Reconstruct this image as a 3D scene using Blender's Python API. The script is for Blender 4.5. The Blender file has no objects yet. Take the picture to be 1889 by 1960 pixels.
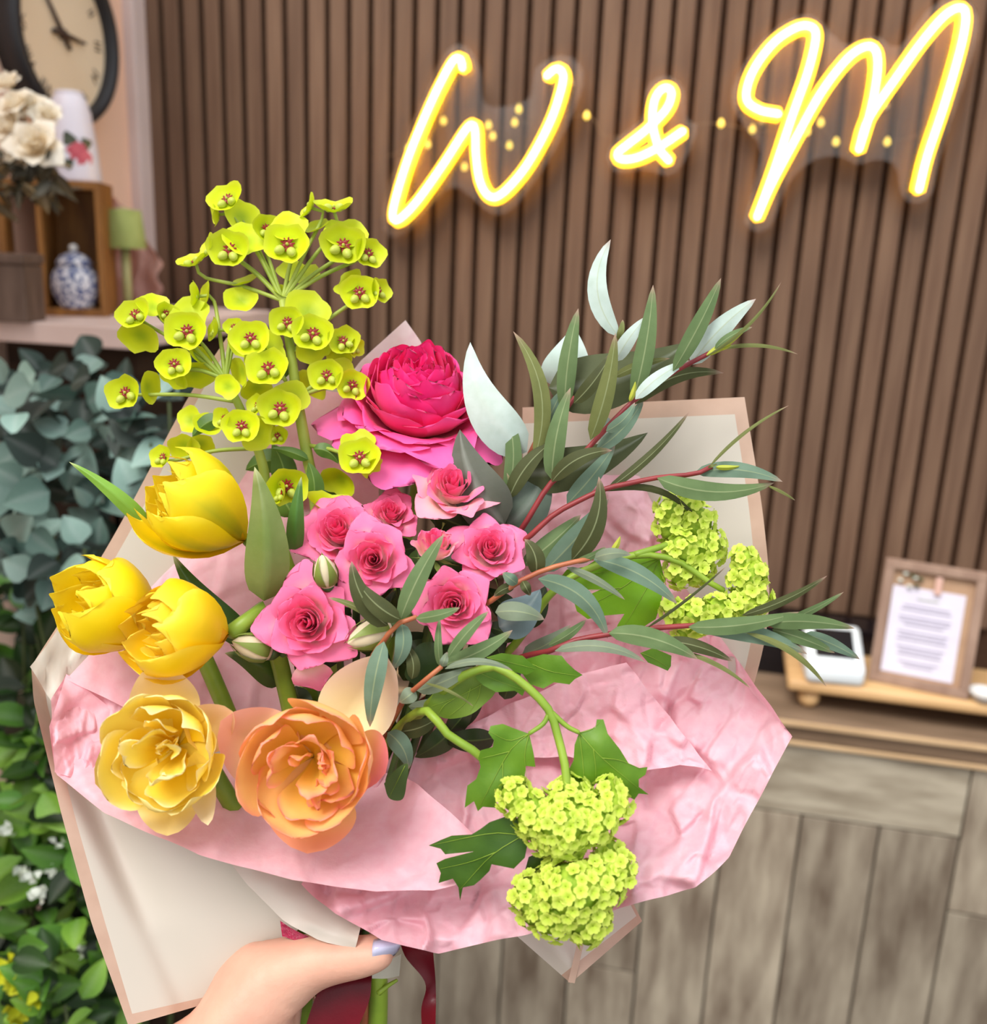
import bpy, bmesh, math, random
from mathutils import Vector, Matrix, noise, geometry
random.seed(7)
S = bpy.context.scene
COL = S.collection
PI = math.pi
# ------------------------------------------------------------------ camera
FPX = 1900.0
W_, H_ = 1889.0, 1960.0
CAM_H = 1.5
YAW, PITCH, ROLL = 11.5, 15.0, 2.4
rot = Matrix.Rotation(math.radians(YAW), 3, 'Z') @ Matrix.Rotation(math.radians(90 - PITCH), 3, 'X') @ Matrix.Rotation(math.radians(ROLL), 3, 'Z')
cd = bpy.data.cameras.new('camera')
cam = bpy.data.objects.new('camera', cd)
COL.objects.link(cam)
cam.matrix_world = Matrix.Translation((0, 0, CAM_H)) @ rot.to_4x4()
cd.sensor_fit = 'HORIZONTAL'
cd.sensor_width = 36.0
cd.lens = FPX / W_ * 36.0
cd.clip_start = 0.02
cd.dof.use_dof = True
cd.dof.focus_distance = 0.505
cd.dof.aperture_fstop = 7.5
S.camera = cam
# ------------------------------------------------------------------ sky and sun
wd = bpy.data.worlds.new('overcast_sky')
S.world = wd
wd.use_nodes = True
bg = wd.node_tree.nodes['Background']
wnt = wd.node_tree
wtc = wnt.nodes.new('ShaderNodeTexCoord')
wsp = wnt.nodes.new('ShaderNodeSeparateXYZ')
wmr = wnt.nodes.new('ShaderNodeMapRange')
wmr.interpolation_type = 'SMOOTHSTEP'
wmr.inputs[1].default_value = -0.15
wmr.inputs[2].default_value = 0.6
wmx = wnt.nodes.new('ShaderNodeMix')
wmx.data_type = 'RGBA'
wmx.inputs[6].default_value = (0.70, 0.69, 0.68, 1)      # pavement and street below the skyline
wmx.inputs[7].default_value = (1.24, 1.27, 1.32, 1)      # bright overcast overhead
wnt.links.new(wtc.outputs['Generated'], wsp.inputs[0])
wnt.links.new(wsp.outputs['Z'], wmr.inputs[0])
wnt.links.new(wmr.outputs[0], wmx.inputs['Factor'])
wnt.links.new(wmx.outputs[2], bg.inputs[0])
bg.inputs[1].default_value = 1.0
sl = bpy.data.lights.new('sun', 'SUN')
sl.energy = 2.9
sl.angle = math.radians(30)
sl.color = (1.0, 0.965, 0.91)
so = bpy.data.objects.new('sun', sl)
COL.objects.link(so)
so.rotation_euler = Vector((0.28, 0.62, -0.95)).to_track_quat('-Z', 'Y').to_euler()
so.location = (-0.5, -1, 3)
S.view_settings.view_transform = 'Standard'
S.view_settings.look = 'None'
S.view_settings.exposure = 0.12
S.view_settings.gamma = 1.0

# ------------------------------------------------------------------ helpers
RC = rot
CAMP = Vector((0, 0, CAM_H))


def at(px, py, d):
    return CAMP + RC @ Vector(((px - W_ / 2) / FPX * d, -(py - H_ / 2) / FPX * d, -d))


def ray(px, py):
    return RC @ Vector(((px - W_ / 2) / FPX, -(py - H_ / 2) / FPX, -1.0))


def on_y(px, py, y):
    r = ray(px, py)
    return CAMP + r * ((y - CAMP.y) / r.y)


def on_x(px, py, x):
    r = ray(px, py)
    return CAMP + r * ((x - CAMP.x) / r.x)


def on_z(px, py, z):
    r = ray(px, py)
    return CAMP + r * ((z - CAMP.z) / r.z)


def cdir(x, y, z):
    return (RC @ Vector((x, y, z))).normalized()


def frame_from(axis, twist=0.0):
    z = axis.normalized()
    x = cdir(1, 0, 0)
    x = (x - z * x.dot(z))
    if x.length < 0.05:
        x = cdir(0, 1, 0)
        x = x - z * x.dot(z)
    x.normalize()
    y = z.cross(x)
    m = Matrix((x, y, z)).transposed()
    return m @ Matrix.Rotation(twist, 3, 'Z')


ORG = {}


def thing(name, label, cat, loc, group=None):
    o = bpy.data.objects.new(name, None)
    o.empty_display_size = 0.02
    COL.objects.link(o)
    o.location = loc
    ORG[o] = Vector(loc)
    o['label'] = label
    o['category'] = cat
    if group:
        o['group'] = group
    return o


def tag(o, label, cat, group=None):
    o['label'] = label
    o['category'] = cat
    if group:
        o['group'] = group
    return o


def obj(name, V, F, mat, parent=None, cols=None, smooth=True, loc=None):
    """one mesh object from world-space vertices"""
    if parent is not None:
        o0 = ORG[parent]
    else:
        o0 = Vector(loc) if loc is not None else Vector((0, 0, 0))
    me = bpy.data.meshes.new(name)
    me.from_pydata([tuple(Vector(v) - o0) for v in V], [], F)
    if cols is not None:
        ca = me.color_attributes.new('Col', 'FLOAT_COLOR', 'POINT')
        flat = []
        for c in cols:
            flat += [c[0], c[1], c[2], 1.0]
        ca.data.foreach_set('color', flat)
    if smooth:
        me.polygons.foreach_set('use_smooth', [True] * len(me.polygons))
    if mat:
        me.materials.append(mat)
    me.update()
    o = bpy.data.objects.new(name, me)
    COL.objects.link(o)
    if parent is not None:
        o.parent = parent
    else:
        o.location = o0
    ORG[o] = o0
    return o


def inst(name, me, M, parent):
    """an object sharing mesh data, placed at world matrix M under parent"""
    o = bpy.data.objects.new(name, me)
    COL.objects.link(o)
    if parent is not None:
        o.parent = parent
        o.matrix_basis = Matrix.Translation(-ORG[parent]) @ M
        ORG[o] = None
    else:
        o.matrix_basis = M
    return o


def struct(o):
    o['kind'] = 'structure'
    return o


def lerp(a, b, t):
    return a + (b - a) * t


def mix(a, b, t):
    return tuple(x + (y - x) * t for x, y in zip(a, b))


def sst(a, b, x):
    t = max(0.0, min(1.0, (x - a) / (b - a)))
    return t * t * (3 - 2 * t)


def srgb(r, g, b):
    f = lambda c: (c / 12.92 if c <= 0.04045 else ((c + 0.055) / 1.055) ** 2.4)
    return (f(r / 255), f(g / 255), f(b / 255))


def catmull(P, n):
    P = [Vector(p) for p in P]
    if len(P) == 2:
        return [P[0].lerp(P[1], i / (n - 1)) for i in range(n)]
    Q = [P[0] * 2 - P[1]] + P + [P[-1] * 2 - P[-2]]
    L = [0]
    for i in range(len(P) - 1):
        L.append(L[-1] + (P[i + 1] - P[i]).length)
    out = []
    k = 0
    for i in range(n):
        s = L[-1] * i / (n - 1)
        while k < len(P) - 2 and s > L[k + 1]:
            k += 1
        t = (s - L[k]) / max(1e-9, L[k + 1] - L[k])
        a, b, c, e = Q[k], Q[k + 1], Q[k + 2], Q[k + 3]
        out.append(0.5 * ((2 * b) + (c - a) * t + (2 * a - 5 * b + 4 * c - e) * t * t + (3 * b - a - 3 * c + e) * t ** 3))
    return out


def polyl(P, n):
    P = [Vector(p) for p in P]
    L = [0]
    for i in range(len(P) - 1):
        L.append(L[-1] + (P[i + 1] - P[i]).length)
    out = []
    k = 0
    for i in range(n):
        s = L[-1] * i / (n - 1)
        while k < len(P) - 2 and s > L[k + 1]:
            k += 1
        t = (s - L[k]) / max(1e-9, L[k + 1] - L[k])
        out.append(P[k].lerp(P[k + 1], t))
    return out


def tube_geo(P, R, n=8, cap=True):
    """swept tube; R scalar or list"""
    m = len(P)
    if not isinstance(R, (list, tuple)):
        R = [R] * m
    V, F = [], []
    t0 = (P[1] - P[0]).normalized()
    up = Vector((0, 0, 1)) if abs(t0.z) < 0.9 else Vector((1, 0, 0))
    x = t0.cross(up).normalized()
    for i in range(m):
        if i == 0:
            t = P[1] - P[0]
        elif i == m - 1:
            t = P[-1] - P[-2]
        else:
            t = P[i + 1] - P[i - 1]
        t.normalize()
        x = (x - t * x.dot(t)).normalized()
        y = t.cross(x)
        for j in range(n):
            a = 2 * PI * j / n
            V.append(P[i] + (x * math.cos(a) + y * math.sin(a)) * R[i])
    for i in range(m - 1):
        for j in range(n):
            F.append((i * n + j, i * n + (j + 1) % n, (i + 1) * n + (j + 1) % n, (i + 1) * n + j))
    if cap:
        for end in (0, m - 1):
            t = (P[0] - P[1]).normalized() if end == 0 else (P[-1] - P[-2]).normalized()
            V.append(P[end] + t * R[end] * 0.6)
            c = len(V) - 1
            for j in range(n):
                F.append((end * n + j, end * n + (j + 1) % n, c) if end else (end * n + (j + 1) % n, end * n + j, c))
    return V, F


def tube(name, P, R, mat, parent=None, n=8, smoothn=0, loc=None):
    P = [Vector(p) for p in P]
    if smoothn:
        if isinstance(R, (list, tuple)):
            rr = catmull([Vector((r, i, 0)) for i, r in enumerate(R)], smoothn)
            R = [abs(v.x) for v in rr]
        P = catmull(P, smoothn)
    V, F = tube_geo(P, R, n)
    return obj(name, V, F, mat, parent, loc=loc)


def box_geo(c, size, R=None, bevel=0.0):
    bm = bmesh.new()
    bmesh.ops.create_cube(bm, size=1.0)
    for v in bm.verts:
        v.co = Vector((v.co.x * size[0], v.co.y * size[1], v.co.z * size[2]))
    if bevel:
        bmesh.ops.bevel(bm, geom=bm.edges[:], offset=bevel, segments=2, affect='EDGES', profile=0.5)
    R = R or Matrix.Identity(3)
    V = [R @ v.co + Vector(c) for v in bm.verts]
    bm.verts.index_update()
    F = [tuple(v.index for v in f.verts) for f in bm.faces]
    bm.free()
    return V, F


def box(name, c, size, mat, parent=None, R=None, bevel=0.0, loc=None, smooth=False):
    V, F = box_geo(c, size, R, bevel)
    return obj(name, V, F, mat, parent, smooth=smooth, loc=loc)


def lathe_geo(prof, n=32, c=(0, 0, 0), R=None, caps=True):
    V, F = [], []
    R = R or Matrix.Identity(3)
    c = Vector(c)
    for (r, z) in prof:
        for j in range(n):
            a = 2 * PI * j / n
            V.append(c + R @ Vector((r * math.cos(a), r * math.sin(a), z)))
    m = len(prof)
    for i in range(m - 1):
        for j in range(n):
            F.append((i * n + j, i * n + (j + 1) % n, (i + 1) * n + (j + 1) % n, (i + 1) * n + j))
    if caps:
        if prof[0][0] > 1e-6:
            F.append(tuple(range(n - 1, -1, -1)))
        if prof[-1][0] > 1e-6:
            F.append(tuple((m - 1) * n + j for j in range(n)))
    return V, F


def lathe(name, prof, mat, parent=None, n=32, c=(0, 0, 0), R=None, caps=True, loc=None, smooth=True):
    V, F = lathe_geo(prof, n, c, R, caps)
    return obj(name, V, F, mat, parent, loc=loc, smooth=smooth)


# ------------------------------------------------------------------ materials
def nd(nt, t, **kw):
    n = nt.nodes.new(t)
    for k, v in kw.items():
        setattr(n, k, v)
    return n


def pm(name, c1, c2=None, scale=20.0, rough=0.55, trans=0.0, bump=0.0, attr=False, spec=0.4, stretch=(1, 1, 1),
       detail=3.0, rnd=0.0, emit=None, sheen=0.0, bscale=None, metal=0.0, contrast=(0.3, 0.7), coat=0.0, tcol=None):
    """procedural material: noise mixed colours (or the mesh's pigment attribute), relief, translucency"""
    m = bpy.data.materials.new(name)
    m.use_nodes = True
    nt = m.node_tree
    b = nt.nodes['Principled BSDF']
    out = nt.nodes['Material Output']
    tc = nd(nt, 'ShaderNodeTexCoord')
    mp = nd(nt, 'ShaderNodeMapping')
    mp.inputs['Scale'].default_value = stretch
    nt.links.new(tc.outputs['Object'], mp.inputs['Vector'])
    oi = nd(nt, 'ShaderNodeObjectInfo')
    if rnd:
        mu = nd(nt, 'ShaderNodeVectorMath', operation='SCALE')
        mu.inputs[0].default_value = (7.3, 3.1, 5.7)
        nt.links.new(oi.outputs['Random'], mu.inputs['Scale'])
        nt.links.new(mu.outputs[0], mp.inputs['Location'])
    nz = nd(nt, 'ShaderNodeTexNoise')
    nz.inputs['Scale'].default_value = scale
    nz.inputs['Detail'].default_value = detail
    nt.links.new(mp.outputs[0], nz.inputs['Vector'])
    mr = nd(nt, 'ShaderNodeMapRange')
    mr.inputs[1].default_value = contrast[0]
    mr.inputs[2].default_value = contrast[1]
    nt.links.new(nz.outputs['Fac'], mr.inputs[0])
    mx = nd(nt, 'ShaderNodeMix', data_type='RGBA')
    nt.links.new(mr.outputs[0], mx.inputs['Factor'])
    c2 = c2 or c1
    if attr:
        at_ = nd(nt, 'ShaderNodeAttribute', attribute_name='Col')
        mul1 = nd(nt, 'ShaderNodeMix', data_type='RGBA', blend_type='MULTIPLY')
        mul1.inputs['Factor'].default_value = 1.0
        nt.links.new(at_.outputs['Color'], mul1.inputs[6])
        nt.links.new(mx.outputs[2], mul1.inputs[7])
        col = mul1.outputs[2]
    else:
        col = mx.outputs[2]
    mx.inputs[6].default_value = (*c1, 1)
    mx.inputs[7].default_value = (*c2, 1)
    if rnd:
        hv = nd(nt, 'ShaderNodeHueSaturation')
        mr2 = nd(nt, 'ShaderNodeMapRange')
        mr2.inputs[3].default_value = 1.0 - rnd
        mr2.inputs[4].default_value = 1.0 + rnd
        nt.links.new(oi.outputs['Random'], mr2.inputs[0])
        nt.links.new(mr2.outputs[0], hv.inputs['Value'])
        nt.links.new(col, hv.inputs['Color'])
        col = hv.outputs[0]
    nt.links.new(col, b.inputs['Base Color'])
    b.inputs['Roughness'].default_value = rough
    b.inputs['Specular IOR Level'].default_value = spec
    b.inputs['Metallic'].default_value = metal
    if sheen:
        b.inputs['Sheen Weight'].default_value = sheen
    if coat:
        b.inputs['Coat Weight'].default_value = coat
    if bump:
        bn = nd(nt, 'ShaderNodeBump')
        bn.inputs['Strength'].default_value = min(1.0, bump)
        bn.inputs['Distance'].default_value = 0.002
        n2 = nz
        if bscale:
            n2 = nd(nt, 'ShaderNodeTexNoise')
            n2.inputs['Scale'].default_value = bscale
            n2.inputs['Detail'].default_value = 4
            nt.links.new(mp.outputs[0], n2.inputs['Vector'])
        nt.links.new(n2.outputs['Fac'], bn.inputs['Height'])
        nt.links.new(bn.outputs[0], b.inputs['Normal'])
    if emit:
        b.inputs['Emission Color'].default_value = (*emit[0], 1)
        b.inputs['Emission Strength'].default_value = emit[1]
    if trans:
        tr = nd(nt, 'ShaderNodeBsdfTranslucent')
        if tcol:
            tr.inputs[0].default_value = (*tcol, 1)
        else:
            nt.links.new(col, tr.inputs[0])
        ms = nd(nt, 'ShaderNodeMixShader')
        ms.inputs[0].default_value = trans
        nt.links.new(b.outputs[0], ms.inputs[1])
        nt.links.new(tr.outputs[0], ms.inputs[2])
        nt.links.new(ms.outputs[0], out.inputs[0])
    return m


def emat(name, c, s):
    m = bpy.data.materials.new(name)
    m.use_nodes = True
    b = m.node_tree.nodes['Principled BSDF']
    b.inputs['Base Color'].default_value = (*c, 1)
    b.inputs['Emission Color'].default_value = (*c, 1)
    b.inputs['Emission Strength'].default_value = s
    return m


WHITE = (1, 1, 1)
M = {}
M['slat'] = pm('walnut_slat', srgb(122, 96, 77), srgb(102, 77, 61), 9, 0.6, stretch=(9, 9, 0.55), rnd=0.10, bump=0.15, detail=5, spec=0.25)
M['felt'] = pm('dark_felt', srgb(78, 56, 43), srgb(66, 47, 36), 80, 0.95, spec=0.05)
M['peach'] = pm('peach_paint', srgb(246, 208, 184), srgb(240, 200, 175), 6, 0.8, bump=0.05, bscale=90, spec=0.2)
M['paletrim'] = pm('pale_trim', srgb(224, 206, 202), srgb(214, 196, 192), 8, 0.7, spec=0.2)
M['floor'] = pm('dark_paving', srgb(70, 62, 52), srgb(42, 38, 33), 7, 0.85, bump=0.3)
M['gapdark'] = pm('dark_gap_backing', srgb(58, 44, 34), srgb(40, 30, 24), 6, 0.8, stretch=(1, 1, 8), spec=0.15)  # dark tone for leaf gaps, used on the added body under the shelf
M['tile'] = pm('wood_effect_tile', srgb(182, 170, 150), srgb(112, 97, 82), 5.5, 0.5, stretch=(5, 5, 1.1), rnd=0.24, bump=0.1, detail=8, spec=0.3, contrast=(0.28, 0.72))
M['tileh'] = pm('wood_effect_tile_flat', srgb(192, 182, 162), srgb(130, 118, 100), 6.5, 0.5, stretch=(1.1, 5, 6), rnd=0.08, bump=0.1, detail=8, spec=0.3, contrast=(0.28, 0.72))
M['grout'] = pm('grout', srgb(96, 84, 70), srgb(84, 72, 60), 40, 0.9)
M['ctop'] = pm('worktop_wood', srgb(138, 116, 95), srgb(104, 84, 66), 5, 0.55, stretch=(1, 7, 7), detail=6, bump=0.1)
M['cedge'] = pm('worktop_edge_strip', srgb(200, 170, 132), srgb(178, 148, 112), 8, 0.5, stretch=(1, 6, 6))
M['pine'] = pm('pale_pine', srgb(214, 176, 126), srgb(192, 152, 104), 7, 0.5, stretch=(1, 8, 8), detail=5)
M['framewood'] = pm('limed_frame_wood', srgb(166, 138, 120), srgb(140, 112, 96), 12, 0.6, stretch=(3, 3, 1), detail=5)
M['paper'] = pm('white_paper', srgb(226, 222, 236), srgb(220, 215, 232), 30, 0.7)
M['ink'] = pm('grey_print', srgb(168, 163, 180), srgb(158, 152, 172), 200, 0.8)
M['inkg'] = pm('green_print', srgb(170, 176, 158), srgb(160, 168, 150), 200, 0.8)
M['kraft'] = pm('kraft_board', srgb(190, 156, 126), srgb(176, 142, 114), 30, 0.8)
M['clipwood'] = pm('pink_clip_wood', srgb(220, 180, 165), srgb(206, 164, 150), 30, 0.6)
M['whiteplas'] = pm('white_plastic', srgb(226, 232, 234), srgb(218, 226, 230), 20, 0.35)
M['screen'] = pm('black_screen', srgb(22, 18, 22), srgb(16, 13, 16), 20, 0.2)
M['black'] = pm('black_metal', srgb(44, 43, 46), srgb(36, 35, 38), 20, 0.45)
M['face'] = pm('cream_dial', srgb(236, 220, 194), srgb(228, 208, 180), 5, 0.6)
M['dial'] = pm('dial_print', srgb(110, 98, 84), srgb(96, 84, 72), 40, 0.7)
M['hands'] = pm('clock_hand', srgb(78, 58, 48), srgb(66, 48, 40), 40, 0.5)
M['crate'] = pm('golden_crate_wood', srgb(164, 112, 52), srgb(112, 70, 28), 10, 0.6, stretch=(6, 6, 1), detail=5)
M['greybox'] = pm('grey_brown_wood', srgb(112, 92, 80), srgb(84, 66, 56), 12, 0.7, stretch=(5, 5, 1), detail=5)
M['shelf'] = pm('pale_pink_paint', srgb(226, 204, 196), srgb(214, 190, 182), 8, 0.6)
M['enamel'] = pm('white_enamel', srgb(230, 226, 236), srgb(222, 216, 228), 10, 0.3)
M['print_rose'] = pm('printed_rose', srgb(222, 110, 122), srgb(190, 76, 92), 60, 0.35)
M['print_leaf'] = pm('printed_leaf', srgb(84, 92, 74), srgb(62, 70, 56), 60, 0.35)
M['shade'] = pm('green_lampshade', srgb(176, 186, 112), srgb(164, 176, 100), 60, 0.8, trans=0.25)
M['lampmetal'] = pm('green_lamp_metal', srgb(180, 180, 128), srgb(166, 168, 114), 20, 0.4)
M['china'] = pm('blue_white_china', srgb(222, 222, 228), srgb(92, 104, 146), 150, 0.2, detail=1.0, contrast=(0.44, 0.54))
M['chinarim'] = pm('china_white', srgb(222, 220, 216), srgb(212, 210, 208), 30, 0.25)
M['pinkpaper'] = pm('pink_crepe', srgb(214, 172, 160), srgb(196, 150, 140), 20, 0.8, trans=0.2)
M['bluepot'] = pm('blue_glaze', srgb(40, 52, 92), srgb(26, 34, 64), 14, 0.3)
M['terracotta'] = pm('clay_pot', srgb(150, 96, 70), srgb(126, 78, 56), 14, 0.8)
M['petal_cream'] = pm('cream_petal', WHITE, (0.93, 0.92, 0.9), 60, 0.7, trans=0.25, attr=True)
M['wire'] = pm('clear_wire', srgb(150, 120, 90), srgb(120, 96, 72), 40, 0.4)
# bouquet
M['rose'] = pm('rose_petal', WHITE, (0.95, 0.92, 0.93), 90, 0.5, trans=0.2, attr=True, bump=0.05, bscale=400, sheen=0.15, spec=0.25)
M['ranun'] = pm('ranunculus_petal', WHITE, (0.95, 0.9, 0.92), 90, 0.45, trans=0.18, attr=True, bump=0.05, bscale=400, sheen=0.1, spec=0.25)
M['tulip'] = pm('tulip_petal', WHITE, (0.97, 0.95, 0.92), 70, 0.42, trans=0.2, attr=True, bump=0.06, bscale=260, spec=0.3)
M['leafgreen'] = pm('fresh_leaf', WHITE, (0.78, 0.82, 0.7), 60, 0.45, trans=0.22, attr=True, bump=0.12, bscale=220, spec=0.4)
M['euca'] = pm('eucalyptus_leaf', WHITE, (0.86, 0.88, 0.84), 130, 0.6, trans=0.12, attr=True, bump=0.06, bscale=300, spec=0.2)
M['redstem'] = pm('red_eucalyptus_stem', srgb(150, 56, 56), srgb(120, 40, 44), 60, 0.45)
M['orstem'] = pm('orange_eucalyptus_stem', srgb(186, 116, 74), srgb(150, 74, 54), 60, 0.45)
M['greenstem'] = pm('green_stem', srgb(150, 178, 60), srgb(120, 152, 44), 50, 0.45, trans=0.08)
M['tulipstem'] = pm('tulip_stem', srgb(146, 172, 56), srgb(104, 138, 44), 40, 0.4, trans=0.08)
M['darkstem'] = pm('rose_stem', srgb(74, 96, 42), srgb(54, 74, 34), 50, 0.5)
M['eupho'] = pm('euphorbia_bract', WHITE, (0.88, 0.92, 0.75), 80, 0.5, trans=0.22, attr=True, bump=0.04, bscale=300, spec=0.3, rnd=0.14)
M['eustem'] = pm('euphorbia_stem', srgb(176, 190, 84), srgb(140, 162, 58), 50, 0.5, trans=0.08)
M['gland'] = pm('dark_red_gland', srgb(158, 38, 24), srgb(110, 22, 18), 120, 0.4)
M['bud'] = pm('pale_green_bud', srgb(206, 214, 96), srgb(180, 198, 70), 120, 0.45, trans=0.15)
M['floret'] = pm('viburnum_floret', WHITE, (0.86, 0.93, 0.72), 150, 0.55, trans=0.28, attr=True, rnd=0.10, spec=0.3)
M['vcore'] = pm('viburnum_core', srgb(176, 200, 62), srgb(130, 164, 40), 260, 0.7, bump=0.5)
M['tissue'] = pm('pink_tissue', srgb(252, 206, 217), srgb(246, 190, 204), 190, 0.55, trans=0.3, bump=0.12, bscale=330, detail=5, spec=0.35, tcol=srgb(255, 186, 198))
M['tissuew'] = pm('pale_tissue', srgb(255, 240, 244), srgb(250, 230, 238), 160, 0.65, trans=0.4, bump=0.1, bscale=300)
M['wrap'] = pm('taupe_wrap', srgb(214, 208, 196), srgb(208, 201, 188), 8, 0.42, trans=0.2, spec=0.45)
M['border'] = pm('rose_gold_border', srgb(202, 172, 152), srgb(190, 158, 138), 60, 0.4, trans=0.12, spec=0.5)
M['satin'] = pm('wine_satin', srgb(112, 4, 26), srgb(84, 2, 18), 30, 0.38, bump=0.05, bscale=600, spec=0.3)
M['glitter'] = pm('crimson_ribbon', srgb(176, 14, 70), srgb(130, 6, 48), 300, 0.3, bump=0.4, bscale=900)
M['tape'] = pm('clear_tape', srgb(206, 204, 188), srgb(196, 194, 178), 30, 0.3, trans=0.2)
M['skin'] = pm('skin', srgb(224, 176, 152), srgb(212, 156, 134), 35, 0.5, bump=0.15, bscale=260, spec=0.35)
M['skin'].node_tree.nodes['Principled BSDF'].inputs['Subsurface Weight'].default_value = 0.12
M['skin'].node_tree.nodes['Principled BSDF'].inputs['Subsurface Radius'].default_value = (0.01, 0.004, 0.002)
M['nail'] = pm('lilac_nail', srgb(196, 198, 226), srgb(190, 192, 222), 20, 0.15, spec=0.6, coat=0.6)
# background plants
M['bgeuca'] = pm('silver_dollar_leaf', WHITE, (0.8, 0.85, 0.84), 25, 0.55, trans=0.12, attr=True, rnd=0.3, spec=0.35)
M['bgleaf'] = pm('garden_leaf', WHITE, (0.75, 0.82, 0.7), 25, 0.5, trans=0.25, attr=True, rnd=0.35, spec=0.35)
M['bgstem'] = pm('garden_stem', srgb(78, 92, 50), srgb(60, 70, 38), 25, 0.6)
M['whitebloom'] = pm('tiny_white_bloom', srgb(236, 240, 232), srgb(220, 228, 214), 60, 0.6, trans=0.2)
M['yellowbloom'] = pm('yellow_bloom', srgb(216, 216, 36), srgb(180, 192, 30), 60, 0.6, trans=0.2)
M['soil'] = pm('dark_soil', srgb(40, 32, 26), srgb(26, 21, 18), 60, 0.95, bump=0.6)
# clear acrylic
ac = bpy.data.materials.new('clear_acrylic')
ac.use_nodes = True
nt = ac.node_tree
nt.nodes.remove(nt.nodes['Principled BSDF'])
fr = nd(nt, 'ShaderNodeFresnel')
fr.inputs[0].default_value = 1.49
gl = nd(nt, 'ShaderNodeBsdfGlossy')
gl.inputs['Roughness'].default_value = 0.03
tp = nd(nt, 'ShaderNodeBsdfTransparent')
df = nd(nt, 'ShaderNodeBsdfDiffuse')
df.inputs[0].default_value = (0.95, 0.92, 0.92, 1)
m1 = nd(nt, 'ShaderNodeMixShader')
m1.inputs[0].default_value = 0.02
m2 = nd(nt, 'ShaderNodeMixShader')
nt.links.new(tp.outputs[0], m1.inputs[1])
nt.links.new(df.outputs[0], m1.inputs[2])
nt.links.new(fr.outputs[0], m2.inputs[0])
nt.links.new(m1.outputs[0], m2.inputs[1])
nt.links.new(gl.outputs[0], m2.inputs[2])
nt.links.new(m2.outputs[0], nt.nodes['Material Output'].inputs[0])
M['acrylic'] = ac
M['neon_out'] = emat('neon_sleeve', (1.0, 0.50, 0.015), 6.5)
M['neon_mid'] = emat('neon_glow', (1.0, 0.78, 0.10), 2.6)
M['neon_core'] = emat('neon_core', (1.0, 0.93, 0.60), 7.0)
M['bulb'] = emat('fairy_bulb', (1.0, 0.72, 0.12), 1.6)

# ------------------------------------------------------------------ room
DW = 1.80                                   # distance of the slatted wall
XC = on_y(270, 60, DW).x                    # room corner
ZC = on_y(1482, 1252, DW).z                 # height of the counter top
ZB = on_y(1600, 1172, DW).z                 # lower end of the slats
PITCHX = 0.04
panel = struct(box('wall_back', ((XC + 2.1) / 2 - 0.02, DW + 0.06, 1.2), (2.1 - XC + 0.2, 0.1, 2.4), M['felt'], loc=(0, DW, 0)))
V, F = box_geo((0, 0, 0), (0.0295, 0.014, 2.4 - ZB), bevel=0.0012)
sme = bpy.data.meshes.new('slat')
sme.from_pydata([tuple(v) for v in V], [], F)
sme.materials.append(M['slat'])
k = 0
x = XC + 0.022
while x < 2.05:
    inst('slat', sme, Matrix.Translation((x, DW + 0.003, (2.4 + ZB) / 2)), panel)
    x += PITCHX
wl = struct(box('wall_left', (XC - 0.06, 0.7, 1.2), (0.1, 2.4, 2.4), M['peach'], loc=(XC, 0.7, 0)))
t1 = struct(box('trim_1', (XC + 0.0, DW - 0.0225, 1.2), (0.024, 0.045, 2.4), M['paletrim'], loc=(XC, DW, 0), bevel=0.004))
fl = struct(box('floor', (0, 0.6, -0.03), (5, 5, 0.06), M['floor'], loc=(0, 0, 0)))

# ------------------------------------------------------------------ counter clad in wood-effect tiles
YF = on_z(1700, 1404, ZC).y                 # front of the worktop
XL, XR = on_y(500, 1900, YF).x, 2.1
ct = thing('counter', 'counter clad in weathered grey wood-effect tiles under the slatted wall', 'counter', ((XL + XR) / 2, (YF + DW) / 2, 0))
TH = 0.036
box('worktop', ((XL + XR) / 2, (YF + DW) / 2, ZC - TH / 2), (XR - XL + 0.03, DW - YF - 0.012, TH), M['ctop'], ct, bevel=0.002)
box('edge_strip', ((XL + XR) / 2, YF - 0.002, ZC - 0.003), (XR - XL + 0.03, 0.008, 0.008), M['cedge'], ct, bevel=0.001)
box('edge_strip', ((XL + XR) / 2, YF - 0.002, ZC - TH), (XR - XL + 0.03, 0.008, 0.006), M['cedge'], ct, bevel=0.001)
YT = YF + 0.012
box('body', ((XL + XR) / 2, (YT + DW) / 2 + 0.01, (ZC - TH) / 2), (XR - XL, DW - YT - 0.03, ZC - TH), M['grout'], ct)
zt0 = ZC - TH - 0.004
zt1 = on_y(1640, 1572, YT).z
xs = [on_y(px, 1726, YT).x for px in (1511, 1662, 1813)]
tp_ = (xs[2] - xs[0]) / 2
xv = xs[2]


def tilebox(x0, x1, z0, z1, mat):
    g = 0.0018
    dy = random.uniform(-0.0008, 0.0008)
    box('tile', ((x0 + x1) / 2, YT + dy, (z0 + z1) / 2), (x1 - x0 - 2 * g, 0.012, z1 - z0 - 2 * g), mat, ct, bevel=0.001)


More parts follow.
